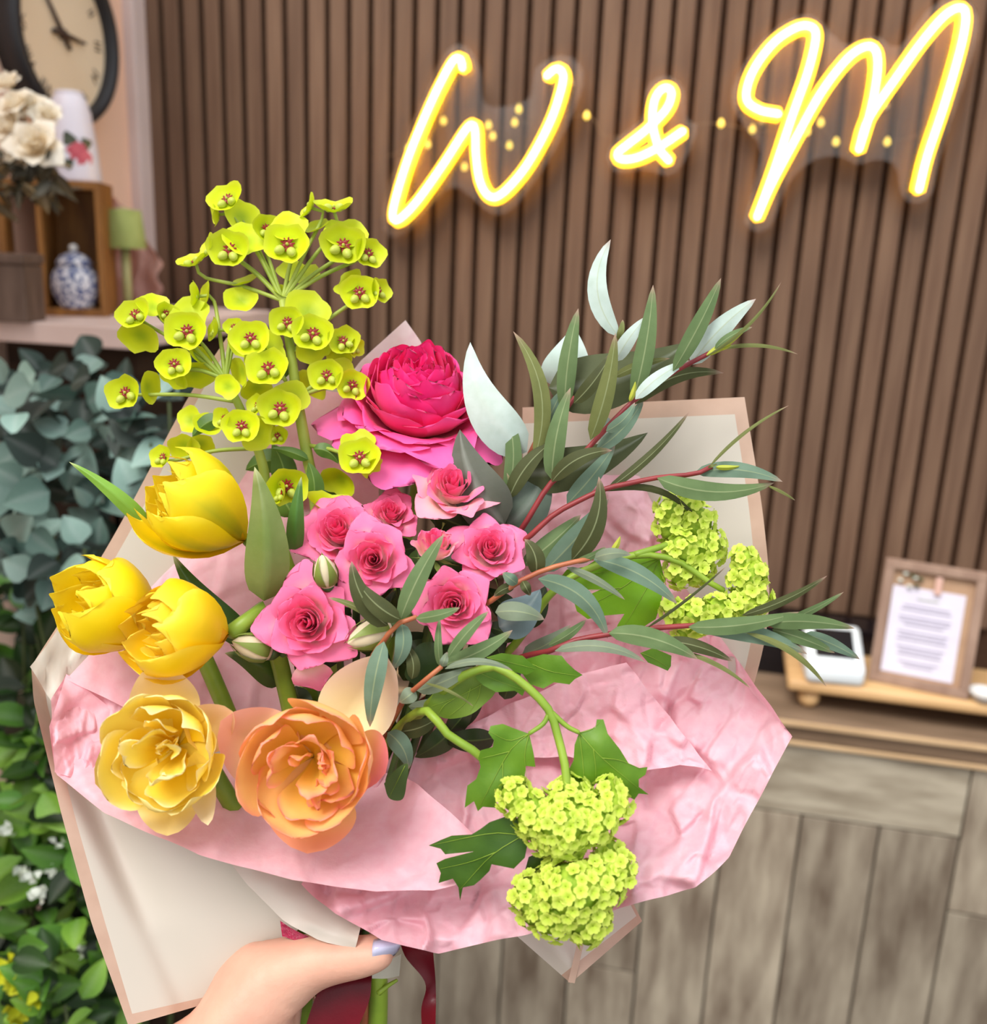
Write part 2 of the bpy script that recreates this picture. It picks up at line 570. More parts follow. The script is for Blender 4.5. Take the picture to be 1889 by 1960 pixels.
x = xv
n = 0
while x > XL:
    x1 = x
    x0 = max(XL, x - 3 * tp_)
    tilebox(x0, x1, zt1, zt0, M['tileh'])
    x = x0
x = xv
while x > XL + 0.01:
    x0 = max(XL, x - tp_)
    zz = zt1
    first = [0.16, 0.62, 0.7, 0.64, 0.36][n % 5] if n else 0.66
    while zz > 0.0:
        z2 = max(0.0, zz - first)
        tilebox(x0, x, z2, zz, M['tile'])
        zz = z2
        first = 0.6
    x = x0
    n += 1
zrow = on_y(1818, 1742, YT).z
x = xv
while x < XR - 0.01:
    x1 = min(XR, x + tp_ * 1.4)
    tilebox(x, x1, zrow, zt0, M['tile'])
    tilebox(x, x1, zrow - 0.5, zrow, M['tile'])
    tilebox(x, x1, 0.0, zrow - 0.5, M['tile'])
    x = x1

# riser board on ball feet
f0 = on_z(1553, 1366, ZC)
bt = 0.020
fh = 0.034
zb0 = ZC + fh
zb1 = zb0 + bt
pL = on_z(1506, 1322, zb0)
pR = on_z(1889, 1372, zb0)
dirx = (pR - pL)
dirx.z = 0
dirx.normalize()
diry = Vector((-dirx.y, dirx.x, 0))
Rb = Matrix((dirx, diry, Vector((0, 0, 1)))).transposed()
blen, bdep = 0.50, 0.155
bc = pL + dirx * blen / 2 + diry * bdep / 2
rb = thing('riser_board', 'pale pine riser board on round ball feet standing on the counter', 'display stand', (bc.x, bc.y, ZC))
box('board', (bc.x, bc.y, zb0 + bt / 2), (blen, bdep, bt), M['pine'], rb, R=Rb, bevel=0.006, smooth=True)
prof = [(0.0001, 0)] + [(0.0175 * math.sin(PI * i / 10) + 0.0, 0.017 - 0.017 * math.cos(PI * i / 10)) for i in range(1, 10)] + [(0.0001, 0.0345)]
for (a, b_) in ((0.038, 0.028), (0.038, bdep - 0.028), (blen - 0.05, 0.028), (blen - 0.05, bdep - 0.028)):
    q = pL + dirx * a + diry * b_
    lathe('foot', prof, M['pine'], rb, n=20, c=(q.x, q.y, ZC))
# card reader
q0 = on_z(1592, 1306, zb1) + diry * 0.03
cr = thing('card_reader', 'white square card reader with black screen on the riser board', 'card reader', (q0.x, q0.y, zb1))
Rr = Rb @ Matrix.Rotation(math.radians(4), 3, 'Z')
tilt = Rr @ Matrix.Rotation(math.radians(16), 3, 'X')
V, F = box_geo((0, 0, 0), (0.092, 0.086, 0.03), bevel=0.009)
V = [v + (Vector((0, 0, 0.024 * (v.y / 0.043 + 1))) if v.z > 0 else Vector((0, 0, 0))) for v in V]
V = [Rr @ v + Vector((q0.x, q0.y, zb1 + 0.015)) for v in V]
bo = obj('body', V, F, M['whiteplas'], cr)
slope = math.atan(0.024 / 0.043)
Rs = Rr @ Matrix.Rotation(slope, 3, 'X')
box('screen', Vector((q0.x, q0.y, zb1 + 0.0545)) + Rr @ Vector((0, 0.002, 0.001)), (0.062, 0.060, 0.003), M['screen'], cr, R=Rs, bevel=0.0012)
# framed notice
fL = on_z(1661, 1300, zb1)
fR = on_z(1852, 1338, zb1)
ex = (fR - fL)
ex.z = 0
fw = ex.length
ex.normalize()
ey = Vector((-ex.y, ex.x, 0))
lean = math.radians(9)
ez = (Vector((0, 0, 1)) * math.cos(lean) + ey * math.sin(lean))
en = ex.cross(ez)           # points to the back
fh_ = fw * 1.36
ft = thing('notice_frame', 'limed wood standing frame holding a printed white notice', 'picture frame', tuple((fL + fR) / 2))
Rf = Matrix((ex, -en if False else ez.cross(ex), ez)).transposed()


def fp(u, v, w=0.0):
    return fL + ex * u + ez * v + Rf @ Vector((0, w, 0))


bw = 0.0145
box('rail', fp(fw / 2, bw / 2), (fw, 0.016, bw), M['framewood'], ft, R=Rf, bevel=0.0015)
box('rail', fp(fw / 2, fh_ - bw / 2), (fw, 0.016, bw), M['framewood'], ft, R=Rf, bevel=0.0015)
box('stile', fp(bw / 2, fh_ / 2), (bw, 0.016, fh_ - 2 * bw), M['framewood'], ft, R=Rf, bevel=0.0015)
box('stile', fp(fw - bw / 2, fh_ / 2), (bw, 0.016, fh_ - 2 * bw), M['framewood'], ft, R=Rf, bevel=0.0015)
box('backing', fp(fw / 2, fh_ / 2, 0.004), (fw - 2 * bw, 0.003, fh_ - 2 * bw), M['kraft'], ft, R=Rf)
pp = box('notice_sheet', fp(fw * 0.47, fh_ * 0.445, 0.0015), (fw * 0.72, 0.001, fh_ * 0.70), M['paper'], ft, R=Rf)
ly = fh_ * 0.74
for i, wd_ in enumerate([.22, .0, .46, .50, .0, .52, .50, .40, .0, .50, .46, .50, .0, .48, .42, .44, .0, .40, .3]):
    ly -= fh_ * 0.030
    if wd_:
        box('text_line', fp(fw * 0.47, ly, 0.0005), (fw * wd_, 0.0008, fh_ * 0.011), M['inkg'] if i == 0 else M['ink'], pp, R=Rf)
box('clip', fp(fw * 0.55, fh_ * 0.84, -0.002), (fw * 0.07, 0.006, fh_ * 0.14), M['clipwood'], ft, R=Rf, bevel=0.001)
for i in range(7):
    c = fp(fw * random.uniform(.14, .40), fh_ * random.uniform(.80, .90), -0.003)
    lathe('dried_flower', [(0.0002, -.003), (.004, -.001), (.0045, .001), (.0002, .003)], M['whitebloom'] if i % 3 else M['bgstem'], ft, n=8, c=c)
st = fp(fw / 2, fh_ * 0.62, 0.008)
sb = Vector((st.x, st.y, zb1)) + ey * 0.075
tube('easel_strut', [st, sb + Vector((0, 0, 0.004))], 0.005, M['framewood'], ft, n=6)
# small things at the far end of the board
q = on_z(1886, 1352, zb1) + diry * 0.02
lathe('ceramic_dish', [(0.008, 0), (0.017, 0.004), (0.022, 0.014), (0.0235, 0.018), (0.021, 0.0175), (0.015, 0.007), (0.0001, 0.005)], M['chinarim'], None, n=24, c=q, loc=tuple(q))
tag(bpy.data.objects['ceramic_dish'], 'small white ceramic dish at the end of the riser board', 'dish')
# dark storage box behind the board
qb = on_z(1485, 1255, ZC)
dbx = box('storage_box', (qb.x + 0.085, DW - 0.06, ZC + (ZB - ZC) / 2 + 0.002), (0.33, 0.07, (ZB - ZC) + 0.004), M['screen'], loc=(qb.x + 0.085, DW - 0.06, ZC), bevel=0.003)
tag(dbx, 'low black storage box against the slats behind the card reader', 'box')

# ------------------------------------------------------------------ neon sign
YN = DW - 0.05


def wp(p, y):
    return on_y(p[0], p[1], y)


sg = thing('neon_sign', 'glowing warm yellow handwritten W & M neon sign on clear acrylic', 'neon sign', tuple(on_y(1280, 250, YN)))


def neon(name, pts, n=80):
    P = catmull([wp(p, YN) for p in pts], n)
    V, F = tube_geo(P, 0.0105, 12)
    o = obj(name, V, F, M['neon_out'], sg)
    P2 = [p + Vector((0, -0.0055, 0)) for p in P]
    V, F = tube_geo(P2, 0.0072, 12)
    obj('glow_strip', V, F, M['neon_mid'], o)
    P3 = [p + Vector((0, -0.0090, 0)) for p in P]
    V, F = tube_geo(P3, 0.0044, 10)
    obj('light_core', V, F, M['neon_core'], o)
    return o


neon('letter_w', [(888, 133), (886, 118), (878, 113), (864, 128), (830, 195), (790, 290), (764, 370), (755, 415), (766, 421), (800, 388), (850, 318), (890, 256), (905, 240), (912, 250), (914, 300), (922, 350), (940, 377), (965, 370), (1010, 318), (1055, 235), (1078, 165), (1078, 140), (1065, 134), (1048, 148)], 130)
neon('ampersand', [(1281, 309), (1262, 285), (1250, 240), (1252, 200), (1262, 178), (1276, 170), (1286, 180), (1276, 210), (1240, 248), (1200, 280), (1183, 295), (1190, 306), (1220, 303), (1262, 283), (1308, 252)], 90)
neon('letter_m', [(1490, 220), (1452, 212), (1428, 190), (1440, 140), (1480, 85), (1525, 55), (1552, 55), (1560, 75), (1545, 140), (1515, 225), (1480, 330), (1448, 417)], 80)
neon('letter_m', [(1448, 417), (1475, 355), (1520, 270), (1570, 180), (1620, 115), (1655, 92), (1674, 100), (1677, 140), (1665, 210), (1642, 288)], 80)
neon('letter_m', [(1642, 288), (1660, 230), (1710, 155), (1760, 85), (1805, 33), (1835, 18), (1845, 35), (1835, 95), (1805, 200), (1772, 300), (1756, 365)], 80)


def slab(name, outline, y0, y1, mat, parent):
    A = [wp(p, y0) for p in outline]
    n = len(A)
    B = [Vector((p.x, y1, p.z)) for p in A]
    Fs = [tuple(range(n)), tuple(range(2 * n - 1, n - 1, -1))] + [((i + 1) % n, i, n + i, n + (i + 1) % n) for i in range(n)]
    return obj(name, A + B, Fs, mat, parent, smooth=False)


def ring(pts, n=90):
    P = catmull([Vector((p[0], p[1], 0)) for p in pts + [pts[0]]], n)
    return [(p.x, p.y) for p in P[:-1]]


ya, yb = YN + 0.011, YN + 0.016
slab('acrylic_back', ring([(728, 425), (745, 452), (785, 440), (860, 360), (905, 380), (940, 408), (985, 395), (1060, 290), (1112, 175), (1108, 120), (1070, 106), (1025, 130), (1010, 190), (930, 200), (918, 130), (890, 88), (855, 96), (800, 210), (742, 360)]), ya, yb, M['acrylic'], sg)
slab('acrylic_back', ring([(1160, 300), (1180, 330), (1230, 325), (1280, 335), (1308, 310), (1335, 245), (1315, 225), (1308, 170), (1276, 145), (1240, 165), (1228, 225), (1175, 270)]), ya, yb, M['acrylic'], sg)
slab('acrylic_back', ring([(1424, 425), (1446, 444), (1475, 432), (1510, 350), (1560, 305), (1610, 300), (1640, 315), (1680, 305), (1715, 318), (1725, 372), (1752, 390), (1782, 372), (1800, 300), (1866, 90), (1868, 20), (1835, -6), (1780, 15), (1720, 90), (1680, 68), (1620, 85), (1590, 60), (1550, 28), (1490, 50), (1425, 120), (1400, 190), (1430, 250), (1455, 290)]), ya, yb, M['acrylic'], sg)
for (a, b_) in ((770, 400), (1085, 150), (1250, 250), (1460, 230), (1700, 200), (1840, 60)):
    c = wp((a, b_), YN)
    tube('standoff', [Vector((c.x, yb, c.z)), Vector((c.x, DW, c.z))], 0.004, M['whiteplas'], sg, n=8)
# fairy lights hung along the sign
fl_pts = [(782, 285), (819, 277), (849, 232), (889, 320), (935, 240), (943, 261), (975, 279), (993, 210), (985, 235), (1123, 222), (1165, 262), (1320, 240), (1380, 237), (1440, 248), (1545, 252), (1571, 235), (1600, 272), (1698, 272)]
YL = YN - 0.03
fy = thing('fairy_light_string', 'thin string of tiny warm fairy lights crossing behind the neon letters', 'fairy lights', tuple(wp((1280, 250), DW - 0.03)))
pts = [wp((740, 300), DW - 0.02)] + [wp(p, DW - 0.028) for p in fl_pts] + [wp((1790, 250), DW - 0.02)]
tube('wire', pts, 0.0007, M['wire'], fy, n=5, smoothn=120)
for p in fl_pts:
    if p in ((1165, 262), (1320, 240)):
        continue
    c = wp(p, DW - 0.03)
    lathe('bulb', [(0.0002, -.0062), (.0042, -.003), (.005, 0), (.0035, .004), (.0012, .0075)], M['bulb'], fy, n=12, c=c)

# ------------------------------------------------------------------ clock on the left wall
cc = on_x(104, 66, XC)
cb = on_x(150, 211, XC)
CRad = 0.138
XW = XC - 0.01
ck = thing('wall_clock', 'round black rimmed wall clock with cream dial on peach wall', 'clock', (XW, cc.y, cc.z))
Rcl = Matrix(((0, 0, 1), (1, 0, 0), (0, 1, 0)))   # local z -> world x
lathe('rim', [(CRad * .86, 0), (CRad, 0), (CRad, .034), (CRad * .96, .042), (CRad * .89, .042), (CRad * .86, .030), (CRad * .86, 0)], M['black'], ck, n=64, c=(XW, cc.y, cc.z), R=Rcl, caps=False)
lathe('dial', [(0.0001, .022), (CRad * .87, .022)], M['face'], ck, n=64, c=(XW, cc.y, cc.z), R=Rcl, caps=False)


def clk(a, r, h=.024):   # a clockwise from 12, seen from +x ; right hand side as seen = +y
    return Vector((XW + h, cc.y + r * math.sin(a), cc.z + r * math.cos(a)))


for i, tx in enumerate(['XII', 'I', 'II', 'III', 'IV', 'V', 'VI', 'VII', 'VIII', 'IX', 'X', 'XI']):
    fc = bpy.data.curves.new('numeral', 'FONT')
    fc.body = tx
    fc.size = 0.026
    fc.align_x = 'CENTER'
    fc.align_y = 'CENTER'
    fc.extrude = 0.0003
    to = bpy.data.objects.new('tmp', fc)
    COL.objects.link(to)
    dg = bpy.context.evaluated_depsgraph_get()
    me = bpy.data.meshes.new_from_object(to.evaluated_get(dg))
    bpy.data.objects.remove(to)
    a = 2 * PI * i / 12
    Rn = Rcl @ Matrix.Rotation(-a, 3, 'Z')
    me.materials.clear()
    me.materials.append(M['dial'])
    inst('numeral', me, Matrix.Translation(clk(a, CRad * .70, .0235)) @ Rn.to_4x4(), ck)
for (a, L, w) in ((math.radians(-38), CRad * .72, .0035), (math.radians(93), CRad * .42, .0045)):
    p0, p1 = clk(a, -CRad * .18, .027), clk(a, L, .027)
    tube('hand', [p0, clk(a, 0, .027), p1], [w, w * 1.1, w * .5], M['hands'], ck, n=6)
lathe('hub', [(.008, .022), (.008, .03), (.0001, .031)], M['hands'], ck, n=16, c=(XW, cc.y, cc.z), R=Rcl)

# ------------------------------------------------------------------ shelf corner on the left
ZS = on_y(120, 622, 1.27).z
XS = on_y(255, 640, 1.27).x
YSF = 1.27
she = thing('shelf_unit', 'pale pink painted shelf top on an added dark backing', 'shelf unit', ((XC + XS) / 2, 1.5, 0))
box('shelf_board', ((XC + XS) / 2, (YSF + DW) / 2 - 0.02, ZS - 0.015), (XS - XC - 0.02, DW - YSF - 0.06, 0.03), M['shelf'], she, bevel=0.002)
box('added_backing', ((XC + XS) / 2 - 0.01, (YSF + DW) / 2 + 0.01, (ZS - 0.03) / 2), (XS - XC - 0.06, DW - YSF - 0.12, ZS - 0.03), M['gapdark'], she)  # added body under the shelf, dark so gaps between leaves read as shade
for i in range(4):
    xx = lerp(XC + 0.06, XS - 0.05, i / 3)
    box('added_panel', (xx, YSF + 0.062, (ZS - 0.06) / 2), (0.07, 0.012, ZS - 0.16), M['gapdark'], she, bevel=0.002)
# golden crate
RZ = lambda a: Matrix.Rotation(math.radians(a), 3, 'Z')
g0 = on_z(112, 607, ZS)
cw, cdp, chh = 0.140, 0.12, 0.0
top = at(150, 345, 1.0)
g0y = g0.y + 0.02
chh = on_y(112, 343, g0.y).z - ZS
cr_ = thing('wooden_crate', 'upright golden wooden crate holding a blue and white jar', 'crate', (g0.x - .02, g0y + .05, ZS))
Rk = RZ(24)
ck0 = Vector((g0.x - 0.038, g0y + 0.05, ZS))


def kp(x, y, z):
    return ck0 + Rk @ Vector((x, y, z))


for nm, c, s in (('side_board', (-cw / 2, 0, chh / 2), (.010, cdp, chh)), ('side_board', (cw / 2, 0, chh / 2), (.010, cdp, chh)),
                 ('top_board', (0, 0, chh - .006), (cw - .010, cdp, .012)), ('bottom_board', (0, 0, .006), (cw - .010, cdp, .012)),
                 ('divider', (-cw * .12, 0, chh / 2), (.008, cdp - .01, chh - .024)), ('back_board', (0, cdp / 2 - .005, chh / 2), (cw - .012, .008, chh - .024))):
    box(nm, kp(*c), s, M['crate'], cr_, R=Rk, bevel=0.001)
# jar
j0 = kp(0.026, -0.034, 0.012)
jr = 0.037
ja = thing('ginger_jar', 'round blue and white patterned lidded jar inside the golden crate', 'jar', tuple(j0))
lathe('body', [(jr * .7, 0), (jr * .72, .004), (jr * .95, .022), (jr, .036), (jr * .95, .05), (jr * .72, .062), (jr * .66, .066)], M['china'], ja, n=36, c=j0)
ld = lathe('lid', [(jr * .72, .066), (jr * .74, .069), (jr * .55, .079), (jr * .22, .085), (0.0001, .086)], M['china'], ja, n=36, c=j0)
lathe('knob', [(.004, .085), (.007, .090), (.0065, .095), (.0001, .098)], M['chinarim'], ld, n=16, c=j0)
# grey-brown box
b0 = on_z(30, 618, ZS)
bxh = on_y(30, 486, b0.y).z - ZS
gb = thing('keepsake_box', 'small grey-brown wooden box beside the golden crate', 'box', (b0.x, b0.y + .03, ZS))
gx = b0.x - 0.022
box('body', (gx, b0.y + .03, ZS + bxh * .42), (.062, .06, bxh * .84), M['greybox'], gb, R=RZ(10), bevel=.002)
box('lid', (gx, b0.y + .03, ZS + bxh * .92), (.067, .065, bxh * .15), M['greybox'], gb, R=RZ(10), bevel=.003)
# enamel jug with rose print standing on the crate
e0 = kp(0.018, 0.0, chh)
e0 = e0 + Vector((.012, 0, 0))
eh = (on_y(140, 178, e0.y).z - e0.z) * 0.98
ej = thing('enamel_pail', 'white enamel pail printed with a pink rose on top of the crate', 'pail', tuple(e0))
er = 0.041
lathe('body', [(er, 0), (er * 1.0, .004), (er * .9, eh * .4), (er * .74, eh * .8), (er * .6, eh * .95), (er * .5, eh)], M['enamel'], ej, n=36, c=e0)
lathe('rim', [(er * .5, eh - .001), (er * .54, eh + .003), (er * .47, eh + .005)], M['enamel'], ej, n=36, c=e0, caps=False)
for (a, z, r, mt) in ((-38, .30, .017, 'print_rose'), (-50, .36, .011, 'print_rose'), (-62, .48, .010, 'print_leaf'), (-22, .44, .009, 'print_leaf'), (-66, .2, .008, 'print_leaf')):
    rr = er * lerp(1.0, .84, z / .5) + .0022
    V, F = [], []
    nn = 10
    for i in range(nn):
        b2 = 2 * PI * i / nn
        rj = r * (1 + .25 * math.sin(3 * b2 + z * 30))
        th = math.radians(a) + math.cos(b2) * rj / rr
        zz = z * eh + math.sin(b2) * rj
        V.append(e0 + Vector((rr * math.cos(th), rr * math.sin(th), zz)))
    th = math.radians(a)
    V.append(e0 + Vector((rr * math.cos(th), rr * math.sin(th), z * eh)))
    obj('rose_print' if mt == 'print_rose' else 'leaf_print', V, [(i, (i + 1) % nn, nn) for i in range(nn)], M[mt], ej)
# lamp
l0 = on_z(246, 600, ZS)
lt = thing('table_lamp', 'small cordless table lamp with pale green shade in the corner', 'lamp', tuple(l0))
lz = lambda py: on_y(246, py, l0.y).z - ZS
lathe('base', [(.026, 0), (.026, .005), (.006, .009), (.0055, .012)], M['lampmetal'], lt, n=24, c=l0)
lathe('stem', [(.0075, .009), (.0075, lz(470))], M['lampmetal'], lt, n=16, c=l0)
lathe('shade', [(.034, lz(475)), (.028, lz(402)), (.0272, lz(402)), (.0332, lz(475))], M['shade'], lt, n=36, c=l0, caps=False)
lathe('cap', [(.027, lz(405)), (.006, lz(398)), (.0001, lz(397))], M['lampmetal'], lt, n=24, c=l0, caps=False)
# pink crepe sheet propped behind the lamp
V, F = [], []
for i in range(15):
    for j in range(15):
        px = lerp(198, 306, i / 14)
        py = lerp(375 + 130 * (i / 14) ** 2, 600, j / 14)
        p = on_y(px + 6 * math.sin(j * .9 + i), py, 1.62 + .012 * math.sin(i * 1.3) + .01 * noise.noise(Vector((i * .4, j * .4, 3))))
        if j == 14:
            p.z = ZS + .001
        V.append(p)
for i in range(14):
    for j in range(14):
        F.append((i * 15 + j, i * 15 + j + 1, i * 15 + j + 16, i * 15 + j + 15))
o = obj('crepe_paper', V, F, M['pinkpaper'], loc=tuple(V[14]))
tag(o, 'crumpled dusty pink crepe paper propped up behind the green lamp', 'paper')


# ------------------------------------------------------------------ flower petals
def petal_geo(fr, org, s, phi, span, R0, H, lip, drop, nu=7, nv=7, top=.25, tp=2.4, spiral=.05, roll=.0, ruff=.0, seed=0, close=0.0,
              colf=None, wbase=.55, notch=0.0, tipx=.5):
    V, F, C = [], [], []
    rs = random.Random(seed)
    ox, oy = rs.uniform(0, 50), rs.uniform(0, 50)
    for i in range(nu):
        u = 1 - (1 - i / (nu - 1)) ** 1.55
        if u < .55:
            wu = wbase + (1 - wbase) * math.sin(u / .55 * PI / 2)
        else:
            wu = max(.16, max(0.0, 1 - ((u - .55) / .45) ** 2.5) ** tipx)
        for j in range(nv):
            v = -1 + 2 * j / (nv - 1)
            a = abs(v)
            uu = u * (1 - top * .35 * a ** tp - notch * math.exp(-(v / .18) ** 2))
            base = (1 - math.exp(-3.2 * uu)) / (1 - math.exp(-3.2))
            e = max(0.0, (uu - .5) / .5)
            r = R0 * base + lip * e * e - close * e * e * R0
            z = H * uu - drop * e * e
            v_ = v * wu
            a = abs(v_)
            r += spiral * v_ * R0 + roll * a * a * u ** 3
            z -= roll * .5 * a * a * u ** 3
            nz_ = noise.noise(Vector((ox + v_ * 1.5, oy + u * 1.7, 0)))
            r += ruff * nz_ * u * u
            z += ruff * .7 * noise.noise(Vector((oy + v_ * 2.0, ox + u * 1.2, 5))) * u * u
            th = phi + span * v * wu * 1.12
            V.append(org + fr @ (Vector((r * math.cos(th), r * math.sin(th), z)) * s))
            C.append(colf(u, v, nz_))
    for i in range(nu - 1):
        for j in range(nv - 1):
            q = i * nv + j
            F.append((q, q + 1, q + nv + 1, q + nv))
    return V, F, C


HP = srgb(255, 132, 178)      # rose edge pink
DP = srgb(250, 66, 134)      # rose heart
CP = srgb(255, 214, 208)     # rose pale
CR = srgb(255, 236, 206)     # rose cream


BIND = at(655, 1850, .545)   # where all the stems are held


def flower_frame(px, py, d, R, axis, twist=0.0, zc=.5):
    s = R * d / FPX
    ax = cdir(*axis)
    fr = frame_from(ax, twist)
    org = at(px, py, d) - ax * (zc * s)
    return s, ax, fr, org


def stem_to(name, org, ax, mat, parent, r0=.0028, r1=.0028, via=None, n=14, end=None):
    e = end if end is not None else BIND + Vector((random.uniform(-.008, .008), random.uniform(-.006, .006), random.uniform(-.006, .006)))
    L = (org - e).length
    P = [org - ax * .002, org - ax * L * .12] + (via or []) + [e]
    P = catmull(P, n)
    return tube(name, P, [lerp(r0, r1, i / (n - 1)) for i in range(n)], mat, parent, n=8)


def rose(px, py, d, R, axis, n=26, seed=1, label='', open_=1.0, pale=0.0, stem=True, group=None):
    rs = random.Random(seed)
    s, ax, fr, org = flower_frame(px, py, d, R, axis, rs.uniform(0, 6.28), .62)
    t = thing('spray_rose', label, 'rose', tuple(org), group)
    for k in range(n):
        q = k / (n - 1)
        phi = k * 2.39996 + rs.uniform(-.2, .2)
        R0 = .03 + .56 * q ** .85 * lerp(.75, 1, open_)
        H = lerp(.92, .62, q ** 1.3) + rs.uniform(-.03, .03)
        lip = (.015 + .50 * q ** 2.4 * open_)
        drop = .26 * q ** 2.4 * open_
        span = lerp(1.75, .82, min(1, q * 1.8)) * rs.uniform(.92, 1.08)

        def colf(u, v, nz_, q=q):
            edge = sst(.45, 1.0, u + .15 * abs(v))
            heart = mix(HP, DP, (1 - q) ** 1.2 * .9)
            basec = mix(CP, CR, min(1, q * .9 + pale * .5))
            c = mix(basec, heart, min(1, edge * lerp(.95, .72, q * pale) + (1 - q) * .55 + .22 * (1 - pale)))
            return mix(c, HP, .15 * nz_ + .1)
        V, F, C = petal_geo(fr, org, s, phi, span, R0, H, lip, drop, nu=13, nv=11, top=lerp(.12, .30, q), tp=2.6, spiral=.10 + .1 * (1 - q), roll=.16 * q * q, ruff=.05 + .12 * q, seed=seed * 100 + k, colf=colf)
        obj('petal', V, F, M['rose'], t, C)
    for k in range(5):
        V, F, C = petal_geo(fr, org, s, k * 1.2566 + .3, .30, .30, -.1, .45, .12, nu=6, nv=5, top=.8, tp=1.2, spiral=0, colf=lambda u, v, z: mix(srgb(96, 124, 56), srgb(150, 172, 92), u))
        obj('sepal', V, F, M['leafgreen'], t, C)
    if stem:
        stem_to('stem', org, ax, M['darkstem'], t, .0022, .0022)
    return t


RG = None
rose(866, 925, .512, 92, (.05, .62, .75), 26, 11, 'pink spray rose with cream outer petals just below the hot pink ranunculus', pale=1.0)
rose(748, 978, .520, 62, (.15, .55, .8), 24, 12, 'smaller pink spray rose half hidden behind two fuller roses')
rose(645, 1012, .505, 94, (-.10, .5, .85), 30, 13, 'full pink spray rose with crowded deep pink heart beside the broad tulip leaf')
rose(714, 1070, .486, 86, (.02, .12, 1), 26, 14, 'wide open pink spray rose with smooth round outer petals and tiny heart', open_=1.15)
rose(832, 1034, .494, 76, (.05, .85, .55), 14, 15, 'half closed pink spray rose bud with peach outer petals', open_=.25, pale=.9)
rose(938, 1048, .500, 82, (.08, .42, .9), 30, 16, 'pink spray rose with deep pink heart beside the red eucalyptus stems')
rose(868, 1158, .484, 88, (-.02, .12, 1), 28, 17, 'pink spray rose with a eucalyptus leaf lying across its heart')
rose(586, 1192, .482, 104, (-.02, .10, 1), 30, 18, 'large pink spray rose with one drooping outer petal above the peach tulip')
# drooping outer petal is part of that rose
big = [o for o in bpy.data.objects if o.name == 'spray_rose.007'][0]
s, ax, fr, org = flower_frame(578, 1262, .484, 70, (.12, -.55, .85), .3, .2)
V, F, C = petal_geo(fr, org, s, -PI / 2, .75, .75, .35, .5, .2, nu=8, nv=8, top=.2, ruff=.2, seed=77, colf=lambda u, v, z: mix(CP, HP, sst(.2, 1, u)))
obj('petal', V, F, M['rose'], big, C)
s, ax, fr, org = flower_frame(770, 1128, .492, 60, (.6, -.5, .7), .3, .2)
V, F, C = petal_geo(fr, org, s, -PI / 3, .7, .9, .3, .6, .2, nu=8, nv=8, top=.3, ruff=.15, seed=78, colf=lambda u, v, z: mix(CP, HP, sst(.1, 1, u)))
obj('petal', V, F, M['rose'], bpy.data.objects['spray_rose.003'], C)


# closed rose buds
def rosebud(px, py, d, L, axis, seed, label):
    s = L * d / FPX
    ax = cdir(*axis)
    fr = frame_from(ax, seed)
    org = at(px, py, d) - ax * s * .5
    t = thing('rose_bud', label, 'rose bud', tuple(org))
    prof = [(.0001, 0), (.2, .03), (.30, .2), (.33, .4), (.27, .65), (.14, .88), (.0001, 1.0)]
    V, F = lathe_geo([(r * s, z * s) for r, z in prof], 14, org, fr)
    obj('bud_petals', V, F, M['rose'], t, [srgb(238, 226, 190)] * len(V))
    for k in range(5):
        def cf(u, v, z):
            return mix(srgb(122, 140, 60), srgb(150, 168, 84), u)
        V2, F2, C2 = [], [], []
        for i in range(8):
            u = i / 7
            r = 0
            for (a, b) in zip(prof, prof[1:]):
                if a[1] <= u * .97 <= b[1]:
                    r = lerp(a[0], b[0], (u * .97 - a[1]) / (b[1] - a[1]))
            for j in range(4):
                v = -1 + 2 * j / 3
                th = k * 1.2566 + v * .55 * (1 - u ** 1.4) * (1.0 if u > 0 else 1)
                V2.append(org + fr @ (Vector(((r + .035) * math.cos(th), (r + .035) * math.sin(th), u * 1.08 - .02)) * s))
                C2.append(cf(u, v, 0))
        for i in range(7):
            for j in range(3):
                q = i * 4 + j
                F2.append((q, q + 1, q + 5, q + 4))
        obj('sepal', V2, F2, M['leafgreen'], t, C2)
    V, F = lathe_geo([(.06 * s, -.2 * s), (.17 * s, -.1 * s), (.22 * s, 0.02 * s)], 10, org, fr)
    obj('hip', V, F, M['darkstem'], t)
    stem_to('stem', org - ax * .15 * s, ax, M['darkstem'], t, .0018, .0018)
    return t


rosebud(706, 1216, .488, 92, (-.75, -.25, .45), 1.0, 'green rose bud showing cream stripes beside the large pink rose')
rosebud(482, 1238, .492, 80, (-.80, .30, .4), 2.0, 'pale green rose bud lying over the thick tulip stem')
rosebud(622, 1092, .484, 70, (-.1, .85, .45), 3.0, 'upright green rose bud poking up between two pink roses')


